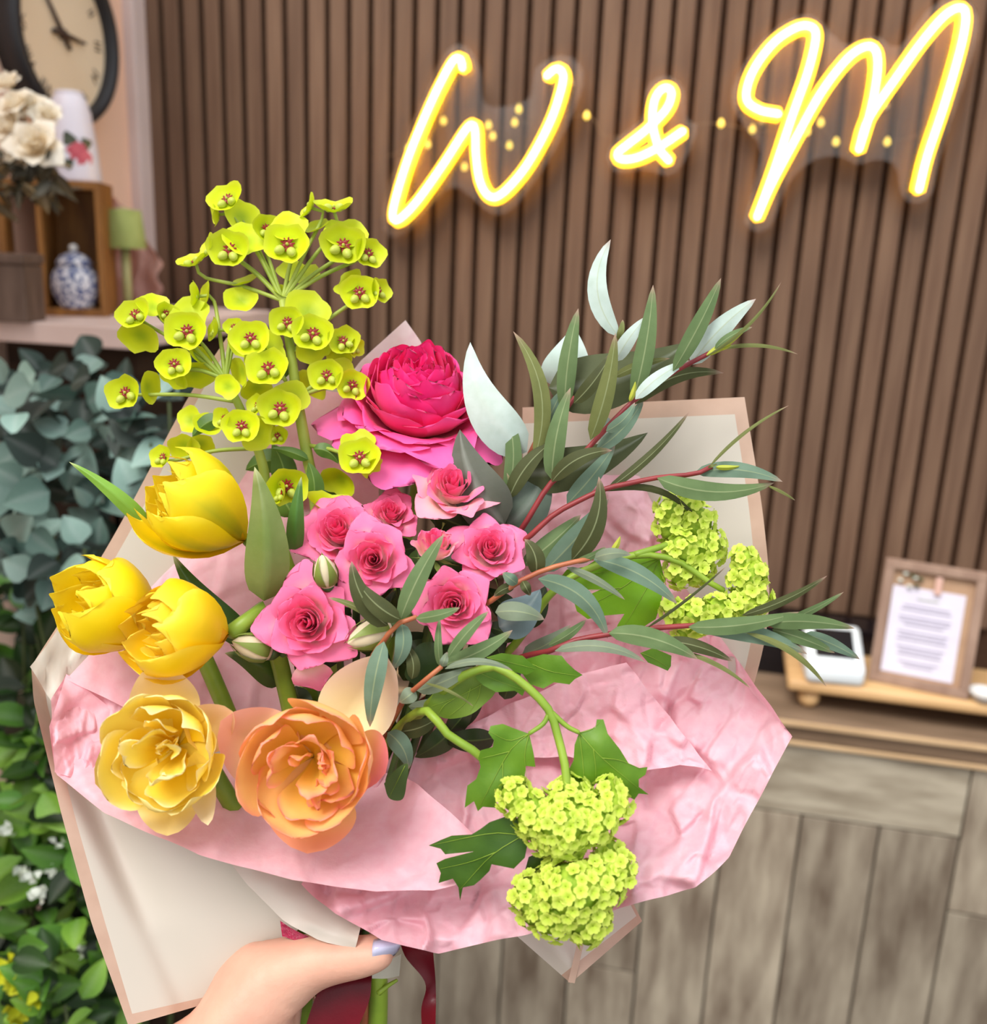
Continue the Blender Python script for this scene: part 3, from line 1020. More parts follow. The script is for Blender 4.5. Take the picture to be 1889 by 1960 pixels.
# ------------------------------------------------------------------ ranunculus
def ranunculus(px, py, d, R, axis, label):
    rs = random.Random(5)
    s, ax, fr, org = flower_frame(px, py, d, R, axis, .4, .45)
    t = thing('ranunculus', label, 'ranunculus', tuple(org))
    hot = srgb(250, 24, 122)
    deep = srgb(236, 6, 100)
    pinkp = srgb(255, 122, 192)
    n = 78
    for k in range(n):
        q = k / (n - 1)
        o_ = max(0, (q - .5) / .5)
        phi = k * 2.39996 + rs.uniform(-.25, .25)
        R0 = .04 + .74 * q ** .7
        H = lerp(.98, .80, q) - .42 * o_ ** 1.3 + rs.uniform(-.05, .05)
        lip = .03 + .30 * o_ ** 1.4 + rs.uniform(-.02, .06) * o_
        drop = .42 * o_ ** 1.4 + rs.uniform(-.05, .08) * o_
        span = lerp(1.4, .66, min(1, q * 1.6)) * rs.uniform(.85, 1.15)

        def colf(u, v, nz_, q=q, o_=o_):
            c = mix(deep, hot, sst(.2, .9, u))
            c = mix(c, pinkp, sst(.35, 1, u) * (.06 + .85 * o_))
            return mix(c, pinkp, max(0, nz_) * .25)
        V, F, C = petal_geo(fr, org, s, phi, span, R0, H, lip, drop, nu=8, nv=9, top=.16, tp=3, spiral=.06, roll=.03, ruff=.07 + .10 * q, seed=900 + k, close=.30 * (1 - o_), colf=colf)
        obj('petal', V, F, M['ranun'], t, C)
    stem_to('stem', org, ax, M['greenstem'], t, .003, .003)
    return t


ranunculus(800, 762, .545, 176, (.06, .74, .62), 'big many-layered hot pink ranunculus behind the pink spray roses')


# ------------------------------------------------------------------ double tulips
def tulip(px, py, d, R, axis, seed, label, c_in, c_out, c_edge, streak=None, open_=0.0, n_out=6, n_mid=6, n_in=8, length=1.7, zc=.8, via=None, twist=0.0, end=None):
    rs = random.Random(seed)
    s, ax, fr, org = flower_frame(px, py, d, R, axis, twist, zc)
    t = thing('double_tulip', label, 'tulip', tuple(org))
    for ring_, (n, rad, h) in enumerate(((n_out, 1.0, 1.0), (n_mid, .84, .96), (n_in, .56, .86))):
        for k in range(n):
            phi = 2 * PI * k / n + ring_ * .55 + rs.uniform(-.18, .18)
            R0 = rad * rs.uniform(.86, 1.0) * .92
            H = length * h * rs.uniform(.86, 1.04) * lerp(1, .62, open_)
            lip = open_ * .30 * rad * rs.uniform(.6, 1.3) if ring_ < 2 else open_ * .1
            drop = open_ * .20 * rs.uniform(.3, 1.3) if ring_ == 0 else 0
            close = lerp(.42, .10, open_) * rs.uniform(.8, 1.15)
            span = (PI / n) * (1.35 if ring_ == 0 else 1.2) * rs.uniform(.9, 1.1)
            if ring_ == 2:
                span = rs.uniform(.45, .85)
                if open_ > .2:
                    R0 = rs.uniform(.12, .66)
                    H = length * rs.uniform(.62, 1.0)
                    lip = rs.uniform(-.05, .22)
                    close = rs.uniform(0, .35)
                    phi = rs.uniform(0, 6.28)

            def colf(u, v, nz_, ring_=ring_):
                c = mix(c_in, c_out, sst(.1, .8, u)) if ring_ else mix(c_out, c_out, 0)
                c = mix(c, c_edge, sst(.72, 1.05, u + .25 * abs(v) ** 3) * (.75 if ring_ else .6))
                if streak and ring_ == 0:
                    c = mix(c, streak, .85 * math.exp(-(v / (.42 * (1 - u * .7))) ** 2) * (1 - sst(.45, .95, u)) * (.7 + .3 * math.sin(v * 14)))
                return mix(c, c_edge, max(0, nz_) * .12)
            V, F, C = petal_geo(fr, org, s, phi, span, R0, H, lip, drop, nu=12, nv=11, top=.34, tp=2.2, tipx=.58, spiral=.08, roll=.06 * open_, ruff=.10 + .10 * open_ + (.10 if ring_ == 2 else 0), seed=seed * 50 + ring_ * 20 + k, close=close, colf=colf, wbase=.7)
            obj('petal', V, F, M['tulip'], t, C)
    stem_to('stem', org, ax, M['tulipstem'], t, .0048, .0048, via=via, end=end)
    return t


Y1, Y2, Y3 = srgb(255, 208, 0), srgb(255, 228, 16), srgb(255, 238, 70)
GS = srgb(128, 160, 24)
tulip(368, 968, .500, 126, (-.62, .50, .48), 1, 'bright yellow double tulip with green flames lowest petals towards its stem', Y1, Y2, Y3, streak=GS, length=1.9, zc=1.0, twist=.5, open_=.12)
tulip(212, 1172, .498, 120, (-.60, .36, .52), 2, 'plain yellow double tulip overlapped by another at the paper edge', Y1, Y2, Y3, length=1.75, twist=.2, open_=.12)
tulip(334, 1206, .474, 122, (-.66, .12, .56), 3, 'rounded golden yellow double tulip with one broad smooth outer petal', srgb(250, 190, 0), srgb(253, 216, 20), srgb(255, 226, 84), length=1.7, zc=.9, twist=.9, open_=.06)
tulip(318, 1440, .455, 136, (-.02, .05, 1), 4, 'pale lemon double tulip with creamy outer petals on the pink tissue', srgb(255, 216, 14), srgb(255, 232, 92), srgb(255, 242, 190), length=1.15, zc=.5, open_=.42, n_in=9, twist=.3)
tulip(590, 1466, .452, 152, (.04, .02, 1), 5, 'peach orange double tulip with pink tipped petals', srgb(255, 212, 70), srgb(255, 204, 124), srgb(255, 142, 142), length=1.1, zc=.5, open_=.42, n_in=11, n_mid=6, twist=.1)
pt = bpy.data.objects['double_tulip.004']


# ------------------------------------------------------------------ leaves
def leaf_geo(b, t, w, bend=0.0, bulge=.0, fold=.12, tilt=0.0, db=.50, dt=.50, shape=1.0, nu=13, nv=5, c0=(0, .3, 0), c1=None, rib=None, tip=None, seed=0, wave=0.0, lw=.8):
    c1 = c1 or c0
    rs = random.Random(seed)
    b2, t2 = Vector((b[0], b[1])), Vector((t[0], t[1]))
    ax = (t2 - b2)
    L = ax.length
    ax.normalize()
    pr = Vector((-ax.y, ax.x))
    V, F, C = [], [], []
    cs = []
    vv = [-1, -.5, -.1, 0, .1, .5, 1] if nv == 5 else [-1 + 2 * j / (nv - 1) for j in range(nv)]
    nv = len(vv)
    for i in range(nu):
        u = i / (nu - 1)
        c = b2.lerp(t2, u) + pr * (bend * 4 * u * (1 - u))
        cs.append((c, lerp(db, dt, u) - bulge * math.sin(PI * u)))
    for i in range(nu):
        u = i / (nu - 1)
        c, d = cs[i]
        tg = (cs[min(nu - 1, i + 1)][0] - cs[max(0, i - 1)][0]).normalized()
        pp = Vector((-tg.y, tg.x))
        wid = w / 2 * (math.sin(PI * min(1, u ** (.72 * shape))) ** lw if 0 < u < 1 else 0.0) * (1 - .22 * u) + (.6 if u < 1 else 0)
        for j in range(nv):
            v = vv[j]
            q = c + pp * (wid * v * math.cos(tilt))
            dd = d + wid * d / FPX * (v * math.sin(tilt) - fold * (1 - abs(v)) * 2 + wave * math.sin(u * 9 + v * 2 + seed))
            V.append(at(q.x, q.y, dd))
            cc_ = mix(c0, c1, .5 + .5 * noise.noise(Vector((u * 3 + seed, v, seed * .37))))
            if rib and abs(v) < .01:
                cc_ = mix(cc_, rib, .55)
            if tip:
                cc_ = mix(cc_, tip, sst(.88, 1, u) * .8)
            C.append(cc_)
    for i in range(nu - 1):
        for j in range(nv - 1):
            k = i * nv + j
            F.append((k, k + 1, k + nv + 1, k + nv))
    return V, F, C


# broad outermost petals of the two open tulips
def outer_petal(parent, b, tp2, w, d, c0, c1, bend=0, tilt=0.0, bulge=-.012, seed=0):
    V, F, C = leaf_geo(b, tp2, w, bend, bulge=bulge, fold=-.16, tilt=tilt, db=d, dt=d - .004, c0=c0, c1=c0, seed=seed, nu=15, nv=11, shape=1.25, lw=.55, wave=.06)
    n = len(V)
    C = [mix(C[i], c1, sst(.35, 1.0, (i // 11) / 14 + .25 * abs((i % 11) / 5 - 1) ** 2)) for i in range(n)]
    obj('petal', V, F, M['tulip'], parent, C)


pl = bpy.data.objects['double_tulip.003']
for k, (pa, b, tp2, w, d, c0, c1, tl) in enumerate([
        (pt, (640, 1420), (742, 1258), 168, .470, srgb(255, 232, 176), srgb(252, 224, 204), .25), (pt, (560, 1470), (422, 1380), 178, .462, srgb(255, 216, 150), srgb(255, 196, 186), -.2),
        (pt, (600, 1500), (588, 1634), 196, .458, srgb(255, 196, 112), srgb(255, 176, 140), .2), (pt, (660, 1440), (738, 1480), 150, .462, srgb(255, 196, 120), srgb(252, 150, 160), .3),
        (pl, (330, 1410), (292, 1272), 156, .466, srgb(255, 230, 130), srgb(250, 232, 196), .2), (pl, (300, 1450), (182, 1500), 160, .464, srgb(250, 226, 110), srgb(244, 230, 150), -.25),
        (pl, (320, 1500), (320, 1600), 128, .460, srgb(252, 222, 90), srgb(248, 228, 160), .1), (pl, (372, 1440), (398, 1580), 76, .456, srgb(250, 228, 120), srgb(248, 232, 190), .6), (pl, (360, 1420), (446, 1362), 110, .462, srgb(255, 228, 140), srgb(252, 218, 180), .3)]):
    outer_petal(pa, b, tp2, w, d, c0, c1, tilt=tl, seed=k)

EG = (srgb(112, 134, 88), srgb(92, 116, 74))
EB = (srgb(118, 142, 122), srgb(100, 126, 106))
EO = (srgb(124, 130, 76), srgb(104, 110, 62))
ED = (srgb(84, 88, 52), srgb(66, 72, 42))
ES = (srgb(206, 222, 214), srgb(188, 208, 202))
EGY = (srgb(136, 148, 126), srgb(116, 130, 108))
RIB = srgb(176, 186, 140)
TIPC = srgb(190, 150, 140)
KEY = dict(g=EG, b=EB, o=EO, d=ED, s=ES, y=EGY)


def gum_branch(label, stem, leaves, mat, r0=.0022, r1=.0012, sd=None, group=None, buds=()):
    """narrow-leaved eucalyptus branch: stem pixels with depth, leaves (base, tip, width, bend, key)"""
    P = [at(*p) for p in stem]
    t = thing('eucalyptus_branch', label, 'eucalyptus', tuple(P[0]), group)
    tube('stem', P, [lerp(r0, r1, i / (len(P) - 1)) for i in range(len(P))], mat, t, smoothn=len(P) * 5)
    for k, lf in enumerate(leaves):
        b, tp2, w, bend, key = lf[:5]
        # depth of the nearest stem point
        best = min(stem, key=lambda p: (p[0] - b[0]) ** 2 + (p[1] - b[1]) ** 2)
        d = best[2] + (lf[5] if len(lf) > 5 else (-.004 if k % 2 else .004))
        rs = random.Random(k * 7 + len(label))
        c0, c1 = KEY[key]
        V, F, C = leaf_geo(b, tp2, w * .92, bend, lw=.68, bulge=.004, fold=.07, tilt=rs.uniform(-.25, .25), db=d, dt=d + rs.uniform(-.006, .006), c0=c0, c1=c1, rib=RIB if w > 15 else None, tip=TIPC, seed=k * 3 + len(label), shape=rs.uniform(.95, 1.15), wave=.05)
        obj('leaf', V, F, M['euca'], t, C)
    for (b, tp2, w) in buds:
        best = min(stem, key=lambda p: (p[0] - b[0]) ** 2 + (p[1] - b[1]) ** 2)
        V, F, C = leaf_geo(b, tp2, w, 2, fold=.5, db=best[2] - .003, dt=best[2] - .003, c0=srgb(200, 204, 80), c1=srgb(180, 190, 70))
        obj('leaf_bud', V, F, M['leafgreen'], t, C)
    return t


bd = (655, 1850, .545)
gum_branch('tallest eucalyptus branch with red stem and long narrow green leaves above the taupe paper',
           [bd, (760, 1400, .585), (925, 1120, .545), (1000, 1010, .518), (1050, 930, .515), (1105, 880, .513), (1160, 820, .511), (1210, 770, .510), (1280, 718, .508), (1350, 680, .507), (1372, 668, .507)],
           [((1212, 766), (1250, 545), 44, 6, 'g'), ((1216, 764), (1320, 690), 30, -8, 's'), ((1214, 774), (1385, 714), 34, -24, 'd'),
            ((1288, 710), (1380, 532), 40, 4, 'g'), ((1322, 698), (1447, 572), 50, -8, 's'), ((1355, 680), (1495, 540), 7, 14, 'o'),
            ((1365, 672), (1527, 678), 8, -14, 'o'), ((1368, 668), (1440, 626), 18, -6, 'g'), ((1140, 862), (1232, 762), 34, 10, 'b'),
            ((1130, 842), (1178, 637), 42, 8, 'o'), ((1056, 918), (1092, 742), 46, -8, 'g'), ((1056, 922), (1172, 862), 38, -16, 'd'),
            ((1085, 965), (1178, 850), 42, 4, 'b'), ((1160, 825), (1215, 770), 26, 8, 'b'),
            ((1175, 722), (1282, 686), 20, -6, 'o', .008), ((1178, 692), (1238, 606), 34, -4, 's', .006)],
           M['redstem'], buds=(((1352, 680), (1428, 630), 14), ((1205, 768), (1216, 730), 10), ((1168, 720), (1178, 690), 8), ((1370, 668), (1400, 660), 8)))
gum_branch('shorter eucalyptus branch rising beside the hot pink ranunculus with curved olive leaves',
           [bd, (760, 1400, .59), (920, 1090, .55), (962, 985, .525), (975, 950, .525), (1020, 880, .524), (1062, 815, .523), (1100, 760, .522)],
           [((1080, 790), (1107, 590), 42, -6, 'g'), ((1022, 878), (982, 634), 38, 34, 'o'), ((968, 955), (957, 762), 38, 20, 'g'),
            ((974, 955), (1062, 843), 40, -12, 'd'), ((1030, 862), (1078, 745), 44, -4, 'b'), ((1098, 772), (1172, 672), 34, 6, 'd'),
            ((985, 1000), (970, 905), 14, 6, 'o'), ((950, 985), (934, 890), 22, 6, 'd'), ((1185, 645), (1169, 458), 46, -34, 's', .004), ((1182, 650), (1192, 612), 14, 2, 'o', .004)],
           M['redstem'])
gum_branch('eucalyptus branch with a red stem crossing the taupe paper towards the slats',
           [bd, (770, 1400, .58), (940, 1090, .53), (1010, 1030, .508), (1060, 985, .505), (1115, 955, .503), (1160, 935, .502), (1210, 924, .502), (1260, 914, .501), (1330, 907, .501), (1362, 893, .501)],
           [((1160, 938), (1320, 787), 20, 10, 'd'), ((1258, 915), (1482, 924), 44, 22, 'g', -.003), ((1330, 905), (1498, 922), 36, -14, 'b', .004),
            ((1358, 893), (1510, 776), 7, -10, 'o'), ((1160, 940), (1342, 1004), 15, -34, 'd'), ((1470, 930), (1522, 958), 6, -2, 'o', .001),
            ((1094, 1072), (1146, 912), 48, 22, 'd', -.006), ((1040, 1095), (1165, 955), 52, 4, 'b', .004), ((1000, 1082), (1112, 985), 46, 4, 'g', .006),
            ((1355, 895), (1373, 888), 5, 0, 'o')],
           M['redstem'], buds=(((1370, 894), (1416, 892), 10),))
gum_branch('eucalyptus branch with an orange stem over the fresh green viburnum leaf',
           [bd, (760, 1400, .575), (880, 1200, .515), (940, 1150, .492), (1000, 1110, .488), (1060, 1085, .486), (1135, 1068, .485)],
           [((1135, 1070), (1296, 1156), 42, -16, 'b'), ((1138, 1068), (1208, 1062), 26, -6, 'y'), ((1085, 1086), (1196, 1148), 18, -6, 'y'),
            ((1030, 1108), (1163, 1222), 46, -28, 'b'), ((1025, 1102), (1004, 1032), 42, 10, 'd'), ((990, 1118), (962, 1096), 26, 0, 'b'),
            ((985, 1122), (945, 1142), 22, 4, 'd'), ((948, 1172), (1042, 1186), 44, -8, 'y'), ((1100, 1076), (1160, 1046), 16, 4, 'g'), ((1000, 1112), (1015, 1140), 22, 0, 'd')],
           M['orstem'], buds=(((1170, 1058), (1187, 1026), 12),))
gum_branch('long low eucalyptus branch with red stem reaching out past the paper edge',
           [bd, (760, 1400, .575), (960, 1275, .515), (1055, 1245, .488), (1100, 1226, .486), (1165, 1214, .484), (1225, 1205, .483), (1330, 1197, .482), (1465, 1195, .480), (1495, 1200, .480)],
           [((1165, 1212), (1336, 1262), 46, -14, 'g', -.003), ((1270, 1226), (1402, 1266), 30, -8, 'd', .002), ((1300, 1246), (1437, 1318), 10, -10, 'o'),
            ((1318, 1200), (1530, 1171), 38, 10, 'g', -.003), ((1345, 1206), (1545, 1252), 40, -14, 'b', .002), ((1430, 1212), (1582, 1315), 14, -18, 'o'),
            ((1465, 1193), (1636, 1203), 36, -8, 'g', -.003), ((1478, 1205), (1598, 1250), 30, -4, 'g', .002), ((1540, 1213), (1646, 1262), 28, -4, 'b'),
            ((1420, 1178), (1583, 1102), 20, 8, 'd'), ((1500, 1190), (1615, 1133), 16, 4, 'g'), ((1238, 1202), (1390, 1084), 6, 4, 'd'),
            ((1000, 1252), (1092, 1196), 38, 8, 'y'), ((1062, 1246), (1236, 1268), 26, -20, 'y'), ((1050, 1235), (1122, 1186), 22, 4, 'g')],
           M['redstem'])
gum_branch('eucalyptus sprig spreading dark pointed leaves between the pink roses',
           [bd, (700, 1480, .56), (705, 1290, .500), (735, 1226, .474), (765, 1192, .470), (797, 1181, .469)],
           [((742, 1198), (673, 1074), 48, -16, 'd'), ((766, 1186), (682, 1108), 44, -10, 'd'), ((767, 1184), (850, 1022), 44, -6, 'g'),
            ((796, 1184), (880, 1163), 26, 4, 'g'), ((768, 1194), (750, 1282), 38, -12, 'b'), ((735, 1228), (708, 1392), 46, 6, 'b', -.006), ((730, 1196), (628, 1144), 16, 8, 'o')],
           M['orstem'])
gum_branch('low eucalyptus sprig with blue-green leaves beside the peach tulip',
           [bd, (715, 1480, .56), (770, 1345, .492), (795, 1318, .470), (845, 1276, .465)],
           [((843, 1276), (842, 1182), 18, -4, 'g'), ((858, 1258), (935, 1170), 28, -4, 'g'), ((850, 1272), (981, 1206), 38, 8, 'g'), ((852, 1280), (982, 1284), 16, -16, 'y'),
            ((798, 1322), (905, 1276), 36, 4, 'y', .006), ((815, 1308), (906, 1352), 6, -6, 'o'), ((782, 1352), (872, 1330), 30, 8, 'y', .004), ((768, 1400), (840, 1372), 40, 6, 'd', .006),
            ((742, 1402), (782, 1472), 46, -10, 'b'), ((788, 1300), (772, 1232), 30, 10, 'd', .008), ((795, 1322), (765, 1345), 36, 0, 'y'), ((846, 1276), (856, 1248), 18, 0, 'y')],
           M['orstem'])
# broad-leaved eucalyptus
EBR = [((1008, 865), (900, 655), 92, -30, 's', .530), ((1072, 748), (1098, 628), 104, 4, 's', .545), ((1050, 742), (1318, 655), 120, 24, 'dd', .535), ((980, 905), (1240, 828), 92, 24, 'dd', .528),
       ((965, 1005), (880, 822), 112, -18, 'gg', .520), ((962, 1010), (1042, 880), 96, 20, 'bb', .530), ((955, 1200), (1034, 1128), 84, 10, 'bl', .500), ((1140, 800), (1185, 838), 50, 8, 's', .545)]
KEY.update(dd=(srgb(92, 98, 66), srgb(74, 82, 54)), gg=(srgb(104, 106, 94), srgb(84, 88, 78)), bb=(srgb(112, 126, 112), srgb(92, 106, 96)), bl=(srgb(126, 144, 148), srgb(104, 124, 130)))
t = thing('broad_eucalyptus', 'broad-leaved eucalyptus stem with silvery blue and dark rounded leaves', 'eucalyptus', tuple(at(*bd)))
tube('stem', [at(*bd), at(760, 1400, .59), at(930, 1080, .555), at(1000, 900, .54), at(1070, 760, .545)], [.0024, .0022, .002, .0018, .0014], M['orstem'], t, smoothn=24)
for k, (b, tp2, w, bend, key, d) in enumerate(EBR):
    c0, c1 = KEY[key]
    V, F, C = leaf_geo(b, tp2, w, bend, bulge=.008, fold=.08, tilt=.2 if k % 2 else -.15, db=d, dt=d + .006, c0=c0, c1=c1, rib=mix(c0, (.6, .65, .6), .35), tip=None, seed=k, nu=15, nv=9, shape=.85)
    obj('leaf', V, F, M['euca'], t, C)

# tulip leaves and rose foliage
TLV = [(0, (505, 1150), (487, 893), 92, 14, srgb(116, 140, 62), srgb(140, 150, 92), .487, 'broad'), (0, (565, 1060), (577, 912), 36, -4, srgb(92, 140, 62), srgb(80, 122, 54), .500, 'narrow'),
       (0, (290, 1015), (132, 884), 34, 8, srgb(142, 190, 74), srgb(120, 172, 60), .512, 'side'), (2, (480, 1230), (330, 1060), 60, -14, srgb(70, 104, 40), srgb(52, 84, 34), .520, 'strap'),
       (3, (540, 1310), (430, 1250), 56, 10, srgb(84, 116, 44), srgb(62, 92, 36), .512, 'lower')]
for (ti, b, tp2, w, bend, c0, c1, d, nm) in TLV:
    par = bpy.data.objects['double_tulip' + ('' if ti == 0 else '.%03d' % ti)]
    V, F, C = leaf_geo(b, tp2, w, bend, bulge=.006, fold=.3, tilt=.1, db=d + .01, dt=d, c0=c0, c1=c1, rib=None, tip=srgb(220, 220, 170), seed=int(w), nu=16, nv=9, shape=.8)
    obj('leaf', V, F, M['leafgreen'], par, C)
rf = thing('rose_foliage', 'dark green rose leaves filling the gaps between the roses', 'foliage', tuple(at(*bd)))
tube('stem', [at(*bd), at(700, 1500, .545), at(760, 1250, .53), at(760, 1080, .535)], [.002, .0018, .0016, .001], M['darkstem'], rf, smoothn=20)
rs = random.Random(3)
for k in range(46):
    bx = rs.uniform(560, 1000)
    by = rs.uniform(1000, 1420)
    a = rs.uniform(0, 6.28)
    L = rs.uniform(70, 110)
    d = rs.uniform(.520, .540)
    dk = rs.uniform(.6, 1.2)
    c0 = tuple(x * dk for x in srgb(58, 78, 36))
    V, F, C = leaf_geo((bx, by), (bx + L * math.cos(a), by + L * math.sin(a)), rs.uniform(44, 62), rs.uniform(-8, 8), bulge=.006, fold=.15, tilt=rs.uniform(-.7, .7), db=d, dt=d + rs.uniform(-.01, .01), c0=c0, c1=tuple(x * .7 for x in c0), rib=srgb(110, 128, 70), seed=k)
    obj('leaf', V, F, M['leafgreen'], rf, C)

# ------------------------------------------------------------------ euphorbia
LIME = srgb(214, 226, 22)
LIME2 = srgb(164, 190, 20)
LIMEB = srgb(150, 184, 40)


def bract_cup_mesh():
    """two kidney bracts fused into a shallow cup, unit radius, opening +z"""
    me = {}
    for k in range(4):
        V, F, C = [], [], []
        nr, na = 6, 22
        rs = random.Random(k)
        ph = rs.uniform(0, 6)
        for i in range(nr):
            r = i / (nr - 1)
            for j in range(na):
                a = 2 * PI * j / na
                rr = r * (1 + .05 * math.cos(2 * a) * r + .05 * r * math.sin(5 * a + ph) - .14 * r * math.exp(-((abs(a - PI) - PI / 2) / .22) ** 2))
                z = .5 * rr ** 2.3 + .05 * r * math.sin(4 * a + ph * 2)
                V.append(Vector((rr * math.cos(a), rr * math.sin(a), z)))
                C.append(mix(mix(LIME2, LIME, sst(.0, .7, r)), srgb(222, 226, 80), sst(.88, 1, r) * .5))
        for i in range(nr - 1):
            for j in range(na):
                F.append((i * na + j, i * na + (j + 1) % na, (i + 1) * na + (j + 1) % na, (i + 1) * na + j))
        o = obj('bract_cup', V, F, M['eupho'], None, C)
        m = o.data
        bpy.data.objects.remove(o)
        me[k] = m
    return me


cupm = bract_cup_mesh()
V, F, C = [], [], []
# star of red glands
bm = bmesh.new()
for k in range(5):
    a = 2 * PI * k / 5
    mt = Matrix.Translation((.16 * math.cos(a), .16 * math.sin(a), .20)) @ Matrix.Rotation(a, 4, 'Z') @ Matrix.Diagonal((.13, .13, .06, 1))
    bmesh.ops.create_icosphere(bm, subdivisions=1, radius=1, matrix=mt)
    for sgn in (-1, 1):
        mt = Matrix.Translation((.27 * math.cos(a + sgn * .3), .27 * math.sin(a + sgn * .3), .22)) @ Matrix.Rotation(a + sgn * .35, 4, 'Z') @ Matrix.Diagonal((.10, .05, .04, 1))
        bmesh.ops.create_icosphere(bm, subdivisions=1, radius=1, matrix=mt)
glm = bpy.data.meshes.new('glands')
bm.to_mesh(glm)
bm.free()
glm.materials.append(M['gland'])
bm = bmesh.new()
bmesh.ops.create_icosphere(bm, subdivisions=2, radius=1, matrix=Matrix.Translation((0, 0, .24)) @ Matrix.Diagonal((.08, .08, .14, 1)))
ovm = bpy.data.meshes.new('ovary')
bm.to_mesh(ovm)
bm.free()
bm = bmesh.new()
bmesh.ops.create_icosphere(bm, subdivisions=2, radius=1)
for v in bm.verts:
    v.co = Vector((v.co.x * .22 * (1 - .25 * v.co.z), v.co.y * .22 * (1 - .25 * v.co.z), v.co.z * .27))
bdm = bpy.data.meshes.new('side_bud')
bm.to_mesh(bdm)
bm.free()
for m_ in (ovm, bdm):
    m_.materials.append(M['bud'])
    m_.polygons.foreach_set('use_smooth', [True] * len(m_.polygons))


def efull(c):
    return (200 + c[0] * .30704, 330 + c[1] * .30704)


def cyathium(root, c, r, axis, d, k, glands=True, spin=None):
    px, py = efull(c)
    R = r * .30704 * 1.17
    s = R * d / FPX
    ax = cdir(*axis)
    rs = random.Random(k)
    fr = frame_from(ax, rs.uniform(-.3, .3) if spin is None else spin)
    org = at(px, py, d) - ax * s * .2
    Mx = Matrix.Translation(org) @ (fr * s).to_4x4()
    cup = inst('bract_cup', cupm[k % 4], Mx, root)
    ORG[cup] = None
    if glands:
        o = bpy.data.objects.new('glands', glm)
        COL.objects.link(o)
        o.parent = cup
        o = bpy.data.objects.new('ovary', ovm)
        COL.objects.link(o)
        o.parent = cup
        for sgn in (-1, 1):
            o = bpy.data.objects.new('side_bud', bdm)
            COL.objects.link(o)
            o.parent = cup
            a = -PI / 2 + sgn * rs.uniform(.55, .85)
            dr = Vector((math.cos(a), math.sin(a), .0))
            zz = (dr * .9 + Vector((0, 0, .7))).normalized()
            q = zz.to_track_quat('Z', 'Y').to_matrix().to_4x4()
            o.matrix_basis = Matrix.Translation(dr * .46 + Vector((0, 0, .30))) @ q
    return org, ax, s


def bract(root, c, r, axis, d, k):
    px, py = efull(c)
    s = r * .30704 * 1.12 * d / FPX
    ax = cdir(*axis)
    fr = frame_from(ax, k * .7)
    inst('bract', cupm[k % 4], Matrix.Translation(at(px, py, d)) @ (fr * s).to_4x4() @ Matrix.Diagonal((1, 1, .5, 1)), root)


def ep(x, y, d):
    q = efull((x, y))
    return at(q[0], q[1], d)


# stem one: the tall umbel
nodeB = ep(1110, 800, .545)
e1 = thing('euphorbia_stem', 'tall lime green euphorbia stem whose top umbel stands against the dark slats', 'euphorbia', tuple(BIND))
mainB = [BIND, at(640, 1350, .56), at(603, 960, .550), ep(1270, 1800, .546), ep(1200, 1400, .546), ep(1160, 1100, .545), nodeB]
tube('stem', mainB, [.0042, .004, .0038, .0036, .0034, .0032, .0022], M['eustem'], e1, smoothn=46)
nodeM = ep(1165, 1120, .545)
nodeL2 = ep(1205, 1400, .545)
nodeL3 = ep(1265, 1700, .546)
H1 = [(765, 165, 98, (-.25, .35, .9), 0, .548), (700, 262, 66, (-.9, -.1, .3), 1, .552), (1010, 352, 84, (.55, .1, .8), 2, .548), (1140, 450, 118, (.0, .10, 1), 3, .538),
      (780, 480, 112, (-.05, .10, 1), 4, .540), (660, 460, 74, (-.75, .2, .5), 5, .545), (1430, 220, 100, (0, .85, .5), 6, .548), (1280, 215, 72, (-.8, .4, .3), 7, .550),
      (1490, 455, 118, (.05, .05, 1), 8, .542), (1645, 505, 88, (.5, .05, .85), 9, .544), (1590, 750, 102, (.10, .0, 1), 10, .545), (1708, 735, 72, (.75, .05, .6), 11, .548),
      (560, 552, 88, (-.35, .75, .55), 12, .550), (1140, 935, 92, (-.05, .05, 1), 13, .536), (1300, 1005, 108, (.05, .15, 1), 14, .535), (1488, 1050, 84, (.25, .1, .95), 15, .538),
      (1560, 1092, 56, (.75, -.2, .5), 16, .542), (1385, 1265, 94, (-.10, .05, 1), 17, .535), (1545, 1325, 88, (.2, -.05, 1), 18, .536), (1590, 1775, 108, (.05, .18, 1), 19, .512)]
B1 = [(850, 280, 105, (.5, .1, .6), .556), (870, 430, 118, (.3, .4, .8), .546), (1150, 360, 112, (.15, .55, .8), .546), (1330, 350, 84, (-.3, .7, .5), .552), (1210, 645, 118, (.1, .6, .6), .560),
      (1500, 400, 120, (.2, .5, .8), .549), (1530, 700, 90, (-.4, .5, .7), .552), (880, 690, 84, (-.2, .7, .35), .552), (1265, 870, 128, (.15, .35, .9), .544), (850, 800, 92, (.1, .4, .9), .548),
      (1300, 1090, 96, (.1, -.5, .8), .542), (1470, 1110, 90, (-.1, -.5, .8), .545), (1480, 1270, 100, (.3, .4, .9), .543), (1300, 1310, 100, (-.4, -.6, .6), .552), (1580, 1700, 96, (.0, .5, .8), .518), (1660, 1830, 70, (.6, -.7, .5), .515), (1100, 750, 60, (.5, .7, .5), .548)]
